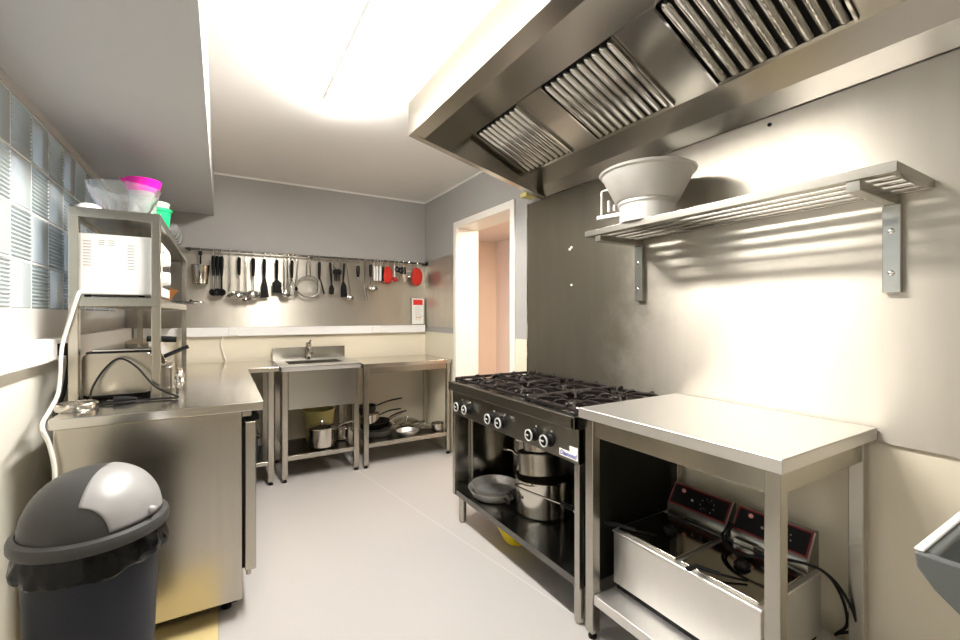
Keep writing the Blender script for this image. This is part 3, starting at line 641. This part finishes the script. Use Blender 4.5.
# ------------------------------------------------------------------ cookware builders (local coordinates, base at z = 0)
def pot_prof(r, h, t=.004, base=.012): return [(0, 0), (r-base, 0), (r, base), (r, h), (r+.005, h+.002), (r+.004, h+.006), (r-t, h+.002), (r-t, base+.004), (r-base, t), (0, t)]
def saucepan(label, r, h, loc, rotz=0, tilt=(0, 0), handle='long', hl=.20, m='pot', lid=False, group=None, name='saucepan', cat='pan', hm='chrome'):
    t = thing(name, label, cat, loc, (tilt[0], tilt[1], rotz), group)
    MB().lathe(pot_prof(r, h), 40).build('pan_body', m, t, world=False)
    z = h*.86
    if handle == 'long':
        MB().tube(catmull([(r-.002, 0, z-.01), (r+.03, 0, z), (r+hl*.5, 0, z+.018), (r+hl, 0, z+.022)], 4), [.007]*4+[.010]*4+[.011]*4+[.009], 10, flat=.65).build('handle', hm, t, world=False)
    elif handle == 'loops':
        for s in (-1, 1):
            MB().tube(catmull([(s*(r-.001), -.035, z), (s*(r+.03), -.03, z+.008), (s*(r+.034), 0, z+.010), (s*(r+.03), .03, z+.008), (s*(r-.001), .035, z)], 4), .006, 8).build('handle', hm, t, world=False)
    if lid:
        l = MB().lathe([(r+.006, h+.004), (r+.007, h+.010), (r-.01, h+.018), (r*.5, h+.030), (0, h+.034)], 40).build('lid', m, t, world=False)
        MB().lathe([(0, h+.03), (.008, h+.033), (.008, h+.042), (.018, h+.050), (.014, h+.058), (0, h+.060)], 18).build('lid_knob', hm, l, world=False)
    return t
def frypan(label, r, h, loc, rotz=0, tilt=(0, 0), hl=.19, m='pot_old', hm='chrome', group=None):
    t = thing('frying_pan', label, 'frying pan', loc, (tilt[0], tilt[1], rotz), group)
    MB().lathe([(0, 0), (r*.78, 0), (r*.84, .006), (r, h), (r+.003, h+.003), (r-.003, h+.002), (r*.82, .010), (r*.76, .004), (0, .004)], 40).build('pan_body', m, t, world=False)
    MB().tube(catmull([(r*.93, 0, h*.7), (r+.03, 0, h+.005), (r+hl*.5, 0, h+.020), (r+hl, 0, h+.022)], 4), [.006]*4+[.009]*4+[.011]*4+[.010], 10, flat=.6).build('handle', hm, t, world=False)
    return t
def lid_thing(label, r, loc, tilt=(0, 0), rotz=0, m='pot', group=None):
    t = thing('pan_cover', label, 'lid', loc, (tilt[0], tilt[1], rotz), group)
    MB().lathe([(r, 0), (r+.003, .004), (r-.01, .010), (r*.5, .022), (0, .027), (0, .023), (r*.5, .018), (r-.01, .006), (r, 0)], 40).build('cover_body', m, t, world=False)
    MB().lathe([(0, .024), (.008, .026), (.008, .036), (.017, .044), (.012, .050), (0, .051)], 16).build('lid_knob', 'chrome', t, world=False)
    return t

# range shelf
ZS = .199
frypan('wide frying pan at the bottom of the stack, left front of the range shelf', .155, .048, (1.385, 2.150, ZS+.002), rotz=-PI/2-.32, hl=.13, m='steel_top')
frypan('smaller frying pan nested in the wider one on the range shelf', .138, .045, (1.385, 2.152, ZS+.022), rotz=-PI/2-.22, hl=.13, m='steel_top')
bp_ = saucepan('big wide pot with a long bright handle under the stacked pans in the range', .148, .185, (1.505, 1.85, ZS+.001), handle=None, m='pot')
hb = MB(); hb.tube(catmull([(-.146, .04, .158), (-.170, .01, .162), (-.168, -.10, .168), (-.160, -.33, .192)], 6), .0065, 10, flat=.7); hb.build('handle', 'chrome', bp_, world=False)
MB().tube([(-.160, -.33, .192), (-.157, -.40, .197)], .011, 10).build('handle_grip', 'black', bp_, world=False)
saucepan('tilted saucepan resting in the big pot on the range shelf', .132, .115, (1.505, 1.85, ZS+.200), rotz=PI/2+.5, tilt=(.10, .12), hl=.10, m='pot_old', handle='long')
saucepan('small lidded pan at the top of the pot stack in the range', .105, .065, (1.500, 1.85, ZS+.330), rotz=2.4, tilt=(.05, .08), handle='loops', m='pot_old', lid=True)
saucepan('tall stock pot at the far back of the range shelf', .11, .30, (1.668, 2.175, ZS+.001), rotz=PI/2, handle='loops', m='pot_old')
saucepan('lidded casserole behind the big pot in the range', .10, .20, (1.672, 1.60, ZS+.001), rotz=PI/2, handle='loops', m='pot_old', lid=True, name='casserole', cat='pot')
saucepan('saucepan with a lid at the near right end of the range shelf', .10, .14, (1.50, 1.42, ZS+.001), rotz=PI/2+.4, handle='long', hl=.09, m='pot', lid=True)
ld = saucepan('milk pan perched on the tall stock pot at the back of the range', .07, .09, (1.655, 2.175, ZS+.309), rotz=-2.0, handle='long', hl=.12, m='pot_old')
# on the floor under the range
yb_ = MB().lathe([(0, 0), (.06, 0), (.075, .006), (.13, .11), (.14, .115), (.135, .118), (.07, .012), (0, .006)], 36).build('washing_bowl', 'yellow', world=False)
yb_.location = (1.425, 1.975, .0005); tag(yb_, 'yellow plastic bowl on the floor under the range', 'bowl')

# sink shelf
saucepan('lidded saucepan with a straight handle on the sink shelf', .108, .15, (.705, 3.685, .196), rotz=.35, hl=.20, lid=True)
bk = thing('bucket', 'cloudy yellow bucket behind the saucepan under the sink', 'bucket', (.73, 3.95, .187))
MB().lathe([(0, 0), (.105, 0), (.128, .25), (.134, .252), (.134, .26), (.124, .26), (.102, .004), (0, .004)], 36).build('pail', 'yellow_old', bk, world=False)
MB().tube([(.132*math.cos(a), .04*math.sin(a)-.01, .245+.09*math.sin(a)) for a in [PI*k/12 for k in range(13)]], .004, 6).build('handle', 'chrome', bk, world=False)
saucepan('small steel pot at the right end of the sink shelf', .06, .12, (.885, 3.83, .187), rotz=PI/2, handle='loops', m='pot_old')

# pan table shelf
ZP = .197
frypan('large frying pan at the bottom of the pile on the pan table shelf', .15, .05, (1.20, 3.80, ZP), rotz=1.35, hl=.14, m='steel_top')
frypan('second frying pan of the pile, slightly tilted, on the pan table shelf', .14, .05, (1.19, 3.80, ZP+.030), rotz=.5, tilt=(.05, -.06), hl=.2)
frypan('third frying pan of the pile with a dark rim on the pan table shelf', .13, .05, (1.18, 3.80, ZP+.065), rotz=.2, tilt=(0, -.08), hl=.2, m='hob', hm='black')
saucepan('steel saucepan on top of the frying pan pile, pan table', .085, .08, (1.13, 3.80, ZP+.108), rotz=-.1, tilt=(0, -.04), hl=.20, hm='black', m='pot')
saucepan('black saucepan topmost on the pan table pile with a long dark handle', .08, .05, (1.11, 3.82, ZP+.205), rotz=.12, tilt=(0, -.05), hl=.27, m='hob', hm='black')
lid_thing('glossy pan lid resting on another lid beside the pan pile', .12, (1.50, 3.87, ZP+.057), tilt=(.12, .05))
lid_thing('small pan lid near the back right corner of the pan table shelf', .08, (1.665, 3.80, ZP+.001))
saucepan('small milk pan near the right leg of the pan table', .058, .065, (1.715, 3.64, ZP), rotz=PI*.93, hl=.15, m='pot')
lid_thing('shiny pan lid lying flat beneath another lid, pan table shelf', .12, (1.485, 3.89, ZP+.001))
frypan('bright shallow frying pan in front of the pan pile, pan table', .10, .035, (1.43, 3.655, ZP), rotz=.20, hl=.13, m='steel_top')
# ------------------------------------------------------------------ hanging rail with utensils
RYy, RZ = 4.085, 1.782
rl = thing('utensil_rail', 'long dark steel rail for utensils across the back wall', 'rail', (.8, RYy, RZ))
m = MB(); m.tube([(-.24, RYy, RZ), (1.80, RYy, RZ)], .009, 10); m.build('bar', 'rail', rl)
for x in (-.215, .70, 1.795): MB().cyl((x, RYy, RZ), (x, YB-.0105, RZ), .012, 12).build('rail_bracket', 'black', rl)
m = MB(); m.cyl((1.795, RYy, RZ), (1.808, RYy, RZ), .018, 14); m.build('end_cap', 'black', rl)
HOOKX = []
def hang(name, label, cat, x, dz=0, rotz=0, group=None, sc=1.17):
    """a thing hung from the rail; local origin is the hook top, z runs down"""
    t = thing(name, label, cat, (x, RYy, RZ-.0), (0, 0, rotz), group)
    t.scale = (sc, 1, 1.33 if x < 1.2 and sc == 1.17 and name not in ('sieve', 'potato_masher') else sc)
    MB().tube([(0, .0, .012), (0, -.010, .010), (0, -.013, 0), (0, -.010, -.012), (0, 0, -.022), (0, 0, -.034)], .0022, 6).build('hook', 'chrome', t, world=False)
    return t
def handle(t, z0, z1, r=.009, m='black', x0=0, x1=0, flat=.55):
    MB().tube([(x0, 0, -z0), (x0+(x1-x0)*.1, 0, -z0-.012), (x0+(x1-x0)*.6, 0, -(z0+(z1-z0)*.6)), (x1, 0, -z1)], [r*.7, r, r*.9, r*.6], 8, flat=1).build('handle', m, t, world=False)
def shaft(t, z0, z1, m='chrome', r=.0035, x0=0, x1=0): MB().tube([(x0, 0, -z0), (x1, 0, -z1)], r, 6).build('shaft', m, t, world=False)
def bowl(t, z, r, m='chrome', x=0, y=-.01, tiltx=.5, tilty=0, sy=1, nm='bowl'):
    MB().lathe([(0, -r*.75), (r*.45, -r*.66), (r*.8, -r*.35), (r, 0), (r*.95, 0), (r*.74, -r*.30), (r*.4, -r*.58), (0, -r*.66)], 20,
               Matrix.Translation((x, y, -z)) @ Matrix.Rotation(tilty, 4, 'Y') @ Matrix.Rotation(tiltx, 4, 'X'), sy=sy).build(nm, m, t, world=False)
def blade(t, pts, m, th=.004, nm='blade', slots=None):
    mb = MB(); mb.prism([(a, -b) for a, b in pts], 'y', -th/2, th/2); mb.build(nm, m, t, world=False, bevel=.001)
    if slots:
        s = MB()
        for a0, a1, b0, b1 in slots: s.box(a0, a1, -th/2-.001, th/2+.001, -b1, -b0)
        s.build('slot', 'gap', t, world=False, smooth=False)

t = hang('measuring_cup', 'steel cup hanging at the left end of the utensil rail', 'cup', -.14, sc=1.06)
MB().lathe([(0, -.262), (.046, -.262), (.052, -.255), (.060, -.125), (.066, -.122), (.065, -.118), (.056, -.122), (.048, -.250), (0, -.256)], 28).build('cup_body', 'pot', t, world=False)
m = MB(); m.tube([(0, .05, -.125), (0, .035, -.08), (0, 0, -.04)], .006, 8); m.build('handle', 'chrome', t, world=False)
m = MB(); m.box(-.012, .012, -.014, .012, -.045, -.015); m.build('hanger', 'black', t, world=False, bevel=.003)
for x, lb, k in ((-.052, 'black nylon spoon, leftmost of three together on the rail', 0), (-.024, 'black nylon spoon in the middle of three together on the rail', 0), (.004, 'all black nylon ladle, right of three together on the rail', 1)):
    t = hang('serving_spoon', lb, 'spoon', x, group=None)
    handle(t, .035, .155, .013, 'black'); shaft(t, .15, .24, 'black' if k else 'steel_dark', .006)
    bowl(t, .255, .026, 'black', y=-.05 if -.03 < x < 0 else -.006, tiltx=1.1, nm='spoon_head')
t = hang('ladle', 'thin steel ladle seen from the side on the rail', 'ladle', .066)
shaft(t, .034, .20, 'steel_dark', .005); shaft(t, .20, .25, 'steel_dark', .006, 0, -.008); bowl(t, .265, .036, 'chrome', tiltx=.2, tilty=-.6)
t = hang('skimmer', 'black handled skimmer with a wide wire head on the rail', 'skimmer', .128)
handle(t, .035, .145, .012); shaft(t, .145, .255); bowl(t, .262, .050, 'chrome', y=-.075, tiltx=.5, sy=.7, nm='wire_head')
t = hang('ladle', 'all steel small ladle beside the wire skimmer', 'ladle', .178); shaft(t, .034, .27, 'chrome', .004); bowl(t, .292, .028, 'chrome', tiltx=.6)
t = hang('ladle', 'black handled ladle with a wide steel bowl on the rail', 'ladle', .232); handle(t, .035, .15, .013); shaft(t, .15, .245); bowl(t, .262, .048, 'chrome', tiltx=.55)
t = hang('turner', 'black nylon turner with a wide flared blade, left part of rail', 'turner', .316)
handle(t, .035, .16, .011); blade(t, [(-.007, .155), (.007, .155), (.018, .20), (.030, .28), (-.030, .285), (-.018, .20)], 'black', .005)
t = hang('turner', 'black slotted turner with a short rounded head on the rail', 'turner', .412)
handle(t, .035, .17, .011); blade(t, [(-.006, .165), (.006, .165), (.032, .185), (.030, .25), (-.030, .25), (-.032, .185)], 'black', .005, slots=[(x-.002, x+.002, .20, .24) for x in (-.015, 0, .015)])
t = hang('ladle', 'steel ladle with a thin dark shaft right of the slotted turner', 'ladle', .474); shaft(t, .034, .235, 'steel_dark', .005); bowl(t, .25, .042, 'chrome', tiltx=.5, tilty=.3)
t = hang('whisk', 'black handled balloon whisk on the rail', 'whisk', .532); handle(t, .035, .15, .012)
m = MB()
for k in range(5):
    a = PI*k/5; m.tube(catmull([(0, 0, -.15), (.022*math.cos(a), .022*math.sin(a), -.21), (.018*math.cos(a), .018*math.sin(a), -.255), (0, 0, -.27), (-.018*math.cos(a), -.018*math.sin(a), -.255), (-.022*math.cos(a), -.022*math.sin(a), -.21), (0, 0, -.15)], 4), .0012, 5)
m.build('wire_loop', 'chrome', t, world=False)
t = hang('palette_knife', 'slim steel knife hanging just left of the whisk', 'knife', .502); shaft(t, .034, .15, 'steel_dark', .006); blade(t, [(-.006, .15), (.006, .15), (.013, .25), (-.010, .255)], 'chrome', .002)
t = hang('tongs', 'thin steel tongs hanging open right of the whisk', 'tongs', .568)
MB().tube([(.012, 0, -.034), (-.004, 0, -.20), (-.008, 0, -.28)], .004, 6).build('arm', 'steel_dark', t, world=False); MB().tube([(.012, 0, -.034), (.004, 0, -.20), (.01, 0, -.27)], .004, 6).build('arm', 'steel_dark', t, world=False); MB().ball((-.002, 0, -.22), .014, n=6).build('grip', 'black', t, world=False)
t = hang('sieve', 'large round mesh sieve on the utensil rail', 'sieve', .668)
MB().tube([(-.014, 0, -.15), (-.011, 0, -.05), (0, 0, -.034), (.011, 0, -.05), (.014, 0, -.15)], .003, 6).build('handle', 'chrome', t, world=False)
m = MB(); m.torus((0, 0, -.232), .082, .006, 'y', 40); m.build('rim', 'steel_dark', t, world=False)
MB().lathe([(.081, 0), (.06, .03), (.03, .046), (0, .05)], 32, Matrix.Translation((0, -.0, -.232)) @ Matrix.Rotation(-PI/2, 4, 'X')).build('mesh', 'mesh_wire', t, world=False)
t = hang('serving_tongs', 'black serving tongs hanging right of the sieve', 'tongs', .760)
handle(t, .034, .16, .012); blade(t, [(-.010, .15), (.004, .15), (.012, .25), (-.010, .27), (-.016, .22)], 'steel_dark', .01, 'jaw'); blade(t, [(.0, .15), (.010, .15), (.040, .245), (.030, .255)], 'black', .01, 'jaw')
t = hang('serving_spoon', 'black spoon with a curved handle right of the middle bracket', 'spoon', .862); handle(t, .034, .19, .010, x0=-.008, x1=.004); blade(t, [(-.005, .185), (.010, .185), (.022, .21), (.020, .245), (.002, .255), (-.016, .245), (-.018, .21)], 'black', .008, 'spoon_head')
t = hang('potato_masher', 'black and steel potato masher on the rail', 'masher', .915)
MB().tube(catmull([(-.02, 0, -.035), (-.026, 0, -.07), (0, 0, -.09), (.026, 0, -.07), (.02, 0, -.035)], 4), .004, 6).build('wire', 'chrome', t, world=False); MB().box(-.032, .032, -.012, .012, -.125, -.09).build('grip', 'black', t, world=False, bevel=.006)
m = MB()
for x in (-.018, -.006, .006, .018): m.tube([(x, 0, -.12), (x, 0, -.18)], .004, 6)
m.build('prong', 'black', t, world=False)
t = hang('turner', 'black turner with a straight blade right of the potato masher', 'turner', .972); handle(t, .034, .165, .010, x0=.006, x1=-.004); blade(t, [(-.010, .16), (.004, .16), (.022, .19), (.030, .265), (-.022, .270), (-.022, .20)], 'black', .005)
t = hang('ladle', 'steel ladle with a tilted shaft behind the straight turner', 'ladle', 1.012); shaft(t, .034, .255, 'steel_dark', .0045, -.012, .022); bowl(t, .268, .034, 'chrome', x=.012, tiltx=.6)
t = hang('pastry_brush', 'short black handled brush on the right half of the rail', 'brush', 1.105); handle(t, .045, .125, .016); MB().cyl((0, 0, -.122), (0, 0, -.138), .008, 10).build('ferrule', 'chrome', t, world=False)
t = hang('slim_tongs', 'narrow steel tongs hanging beside the small ladle, right half', 'tongs', 1.17); shaft(t, .034, .17, 'chrome', .002); m = MB(); m.tube([(-.012, 0, -.17), (.004, 0, -.29)], .007, 8); m.tube([(.0, 0, -.17), (.022, 0, -.285)], .004, 8); m.build('jaw', 'steel_dark', t, world=False)
t = hang('ladle', 'black handled steel ladle left of the red oven mitts', 'ladle', 1.225); handle(t, .034, .135, .014); shaft(t, .135, .215, 'chrome', .004, 0, -.004); bowl(t, .225, .046, 'chrome', x=.012, tiltx=.7, sy=.8)
for i, (x, lb) in enumerate(((1.262, 'slim white handled tool, leftmost of four by the red mitt'), (1.288, 'slim white handled tool, second of four by the red mitt'), (1.318, 'slim white handled tool, third of four by the red mitt'), (1.345, 'slim dark and white tool touching the red mitt'))):
    t = hang('peeler', lb, 'peeler', x)
    blade(t, [(-.008, .05), (.004, .04), (.009, .07), (.009, .165), (-.008, .165)], 'white_plastic' if i < 3 else 'black', .006, 'handle'); blade(t, [(.010, .075), (.014, .075), (.014, .17), (.010, .17)], 'black' if i < 3 else 'white_plastic', .004, 'blade')
def mitt(t, m, w, h, z0, lean=0):
    pts = []
    outline = [(-.30, 0), (-.42, .18), (-.48, .45), (-.50, .70), (-.38, .92), (-.10, 1.0), (.20, .97), (.42, .80), (.50, .52), (.46, .25), (.30, .08), (.05, -.02)]
    mb = MB(); n = len(outline); th = .022
    P3 = [(a*w+lean*b, -z0-b*h) for a, b in outline]
    cx = sum(p[0] for p in P3)/n; cz = sum(p[1] for p in P3)/n
    rings = []
    for y, s in ((-th, .55), (-th*.8, .85), (0, 1), (th*.8, .85), (th, .55)):
        rings.append([mb.bm.verts.new((cx+(a-cx)*s, y, cz+(b-cz)*s)) for a, b in P3])
    for A, B in zip(rings, rings[1:]):
        for k in range(n): mb.bm.faces.new((A[k], A[(k+1) % n], B[(k+1) % n], B[k]))
    mb.bm.faces.new(rings[0][::-1]); mb.bm.faces.new(rings[-1])
    o = mb.build('mitt_body', m, t, world=False)
    o.modifiers.clear(); sb = o.modifiers.new('subsurf', 'SUBSURF'); sb.levels = 2; sb.render_levels = 2
t = hang('oven_mitt', 'red oven mitt hanging in the middle of the right rail tools', 'oven mitt', 1.395); mitt(t, 'red', .085, .155, .038, .0)
t = hang('measuring_scoop', 'dark red scoop with a white handle between the two mitts', 'scoop', 1.462); shaft(t, .034, .13, 'white_plastic', .006); bowl(t, .148, .026, 'red_plastic', tiltx=1.0, nm='scoop_bowl')
t = hang('kitchen_scissors', 'black handled kitchen scissors right of the red scoop', 'scissors', 1.505); m = MB(); m.torus((-.014, 0, -.062), .018, .008, 'y', 16); m.torus((.018, 0, -.070), .018, .008, 'y', 16); m.build('handle', 'black', t, world=False); blade(t, [(-.006, .085), (.006, .085), (.016, .15), (.004, .16)], 'steel_dark', .004)
t = hang('can_opener', 'black can opener next to the kitchen scissors', 'can opener', 1.555); m = MB(); m.tube([(-.010, 0, -.04), (-.014, 0, -.10)], .009, 8); m.tube([(.012, 0, -.04), (.016, 0, -.10)], .009, 8); m.build('handle', 'black', t, world=False); blade(t, [(-.012, .10), (.014, .10), (.020, .165), (.004, .17)], 'chrome', .004, 'jaw')
t = hang('measuring_spoons', 'thin steel spoons hanging left of the last red mitt', 'spoon', 1.61); m = MB()
for x in (-.008, .004, .016): m.tube([(x, 0, -.034), (x, 0, -.11)], .002, 6); m.ball((x, -.002, -.118), .009, (1, .5, 1.3), 5)
m.build('spoon', 'chrome', t, world=False)
t = hang('oven_mitt', 'red oven mitt at the right end of the rail by the corner', 'oven mitt', 1.70); mitt(t, 'red', .105, .165, .036)
MB().tube([(-.055, -.012, -.075), (-.10, -.012, -.072)], .003, 6).build('hanging_loop', 'white_plastic', t, world=False)
# empty hook
eh = MB().tube([(.362, RYy, RZ+.012), (.362, RYy-.010, RZ+.010), (.362, RYy-.013, RZ), (.362, RYy-.010, RZ-.012), (.362, RYy, RZ-.022), (.362, RYy-.012, RZ-.034)], .0025, 6).build('rail_hook', 'chrome')
tag(eh, 'empty steel hook on the rail between the two black turners', 'hook')

# notice in the corner
sg = thing('wall_notice', 'white printed notice with a red header in the back corner', 'notice', (1.735, 4.13, 1.16))
MB().box(1.655, 1.80, YB-.026, YB-.016, 1.16, 1.435).build('frame', 'steel', sg, bevel=.002)
m = MB().box(1.664, 1.791, YB-.028, YB-.026, 1.168, 1.428).build('sheet', 'paper', sg, smooth=False)
MB().box(1.676, 1.780, YB-.029, YB-.028, 1.362, 1.415).build('red_header', 'print_red', m, world=False, smooth=False)
q = MB()
for i in range(8): q.box(1.695, 1.695+.05+.02*((i*7) % 3), YB-.0287, YB-.028, 1.335-i*.018, 1.3385-i*.018)
q.build('small_print', 'print_grey', m, world=False, smooth=False)
q = MB(); q.box(1.71, 1.725, YB-.0287, YB-.028, 1.225, 1.24); q.box(1.735, 1.765, YB-.0287, YB-.028, 1.228, 1.238); q.build('orange_mark', 'print_orange', m, world=False, smooth=False)
tc_ = MB().tube(catmull([(.02, YB-.03, 1.09), (.0, YB-.03, 1.03), (.01, YB-.03, .97), (.03, YB-.035, .90), (.035, YB-.07, .882)], 6), .005, 8).build('thin_cable', 'cord_white')
tag(tc_, 'thin white cable from the back wall trunking down to the counter', 'cable')

# ------------------------------------------------------------------ waste bin
BX, BY = -.305, 1.60
bn = thing('waste_bin', 'charcoal waste bin with a domed lid, front left', 'bin', (BX, BY, 0))
R = .1525
MB().lathe([(0, 0), (R*.80, 0), (R*.82, .01), (R*.97, .62), (R*.97, .66), (R*.93, .66), (R*.78, .02), (0, .02)], 48).build('bin_body', 'bin_body', bn, world=False)
lg = MB(); n = 96; rr = []
for z, k in ((.668, 1.0), (.655, 1.03), (.64, 1.06), (.622, 1.09), (.605, 1.10), (.598, 1.07), (.604, 1.01), (.61, .985)):
    ring = []
    for i in range(n):
        a = 2*PI*i/n; w_ = noise.noise((math.cos(a)*6, math.sin(a)*6, z*25))*.010+noise.noise((math.cos(a)*15, math.sin(a)*15, z*40))*.004
        low = noise.noise((math.cos(a)*2.5, math.sin(a)*2.5, 3.3))*.022*(1 if z < .63 else .3)
        ring.append(lg.bm.verts.new(((R*k+w_)*math.cos(a), (R*k+w_)*math.sin(a), z+low-.008)))
    rr.append(ring)
for A, B in zip(rr, rr[1:]):
    for i in range(n): lg.bm.faces.new((A[i], A[(i+1) % n], B[(i+1) % n], B[i]))
lg.build('bin_liner', 'bag', bn, world=False)
ring = [(R*.98, .655), (R*1.10, .655), (R*1.125, .662), (R*1.125, .676), (R*1.10, .685), (R*1.02, .690), (R*.99, .688), (R*.98, .655)]
MB().lathe(ring, 56).build('lid_rim', 'bin_lid', bn, world=False)
RD = R*1.0; HD = .148
def dome_pt(a, b, k=1.0):   # b = 0 rim .. pi/2 top
    return Vector((RD*k*math.cos(b)**.85*math.cos(a), RD*k*math.cos(b)**.85*math.sin(a), .686+HD*k*math.sin(b)))
dm = MB(); rr = []
for j in range(15):
    b = PI/2*j/14
    rr.append([dm.bm.verts.new(dome_pt(2*PI*i/56, min(b, PI/2-.001))) for i in range(56)])
for A, B in zip(rr, rr[1:]):
    for i in range(56): dm.bm.faces.new((A[i], A[(i+1) % 56], B[(i+1) % 56], B[i]))
dm.bm.faces.new(rr[-1])
dome = dm.build('dome_lid', 'bin_lid', bn, world=False)
# silver push flap: the half of the dome facing the aisle, cut by rounded dark ears at its two pivots
fl = MB(); nu, nv = 36, 26; A0 = -.24; grid = []; DC = .16
def rho(b): return math.cos(b)**.85
bmax = math.acos(DC**(1/.85))-.01
for iu in range(nu+1):
    col = []
    for iv in range(nv+1):
        b = .07+(bmax-.07)*iv/nv
        half = math.acos(min(1, DC/rho(b)))
        ear = max(0, 1-(b/.58)**2)
        half -= .46*math.sqrt(ear)
        a = A0+half*(2*iu/nu-1)
        col.append(fl.bm.verts.new(dome_pt(a, b, 1.014)))
    grid.append(col)
for iu in range(nu):
    for iv in range(nv): fl.bm.faces.new((grid[iu][iv], grid[iu+1][iv], grid[iu+1][iv+1], grid[iu][iv+1]))
fo_ = fl.build('push_flap', 'bin_flap', bn, world=False)
so = fo_.modifiers.new('solidify', 'SOLIDIFY'); so.thickness = .006; so.offset = -1
c = dome_pt(A0-.25, .17, 1.02); MB().ball(c, .011, (1.2, 1, 1), 8).build('flap_grip', 'bin_flap', bn, world=False)

# ------------------------------------------------------------------ grey tray cart, right foreground
cr = thing('tray_cart', 'grey plastic tray corner jutting in at the right edge', 'cart', (1.15, -.1, 0))
m = MB()
CX0, CX1, CY0, CY1, CZ = .845, 1.32, -.42, .214, .925
# shell with sloped far wall, rolled rim
side = [(CY1, CZ), (CY1-.003, CZ-.022), (CY1-.02, CZ-.045), (CY1-.06, CZ-.080), (CY1-.13, CZ-.125), (CY0+.1, CZ-.13), (CY0, CZ), ]
m.prism(side, 'x', CX0, CX0+.014); m.prism(side, 'x', CX1-.014, CX1)
m.prism([(CY1, CZ), (CY1-.003, CZ-.022), (CY1-.02, CZ-.045), (CY1-.06, CZ-.080), (CY1-.13, CZ-.125), (CY0+.1, CZ-.13), (CY0+.1, CZ-.122), (CY1-.135, CZ-.117), (CY1-.07, CZ-.072), (CY1-.034, CZ-.040), (CY1-.024, CZ-.02), (CY1-.022, CZ)], 'x', CX0+.014, CX1-.014)
m.build('tray', 'cart', cr, bevel=.006)
MB().box(CX0+.004, CX1, CY1-.010, CY1+.001, CZ, CZ+.004).build('rim', 'white_plastic', cr, bevel=.002)
for x in (.92, 1.26):
    for y in (-.38, 0.0): MB().cyl((x, y, 0), (x, y, CZ-.128), .014, 14).build('leg', 'steel', cr)

# ------------------------------------------------------------------ groups of repeats
for o in list(scene.objects):
    if 'category' not in o or 'group' in o: continue
    c, x, y, z = o['category'], *o.location
    if abs(y-RYy) < .001 and abs(z-RZ) < .001 and c != 'rail':
        o['group'] = {'oven mitt': 'red oven mitts on the utensil rail', 'ladle': 'ladles on the utensil rail', 'peeler': 'slim white tools on the utensil rail', 'turner': 'turners on the utensil rail'}.get(c, 'other utensils on the rail')
    elif c in ('pan', 'frying pan', 'lid', 'pot'):
        o['group'] = 'cookware on the range shelf' if y < 3 else ('cookware on the pan table shelf' if x > 1 else 'cookware under the sink')
    elif c == 'wall panel': o['group'] = 'steel wall panels'
    elif c == 'cable trunking': o['group'] = 'white cable trunking runs'
    elif c == 'light': o['group'] = 'ceiling lights'
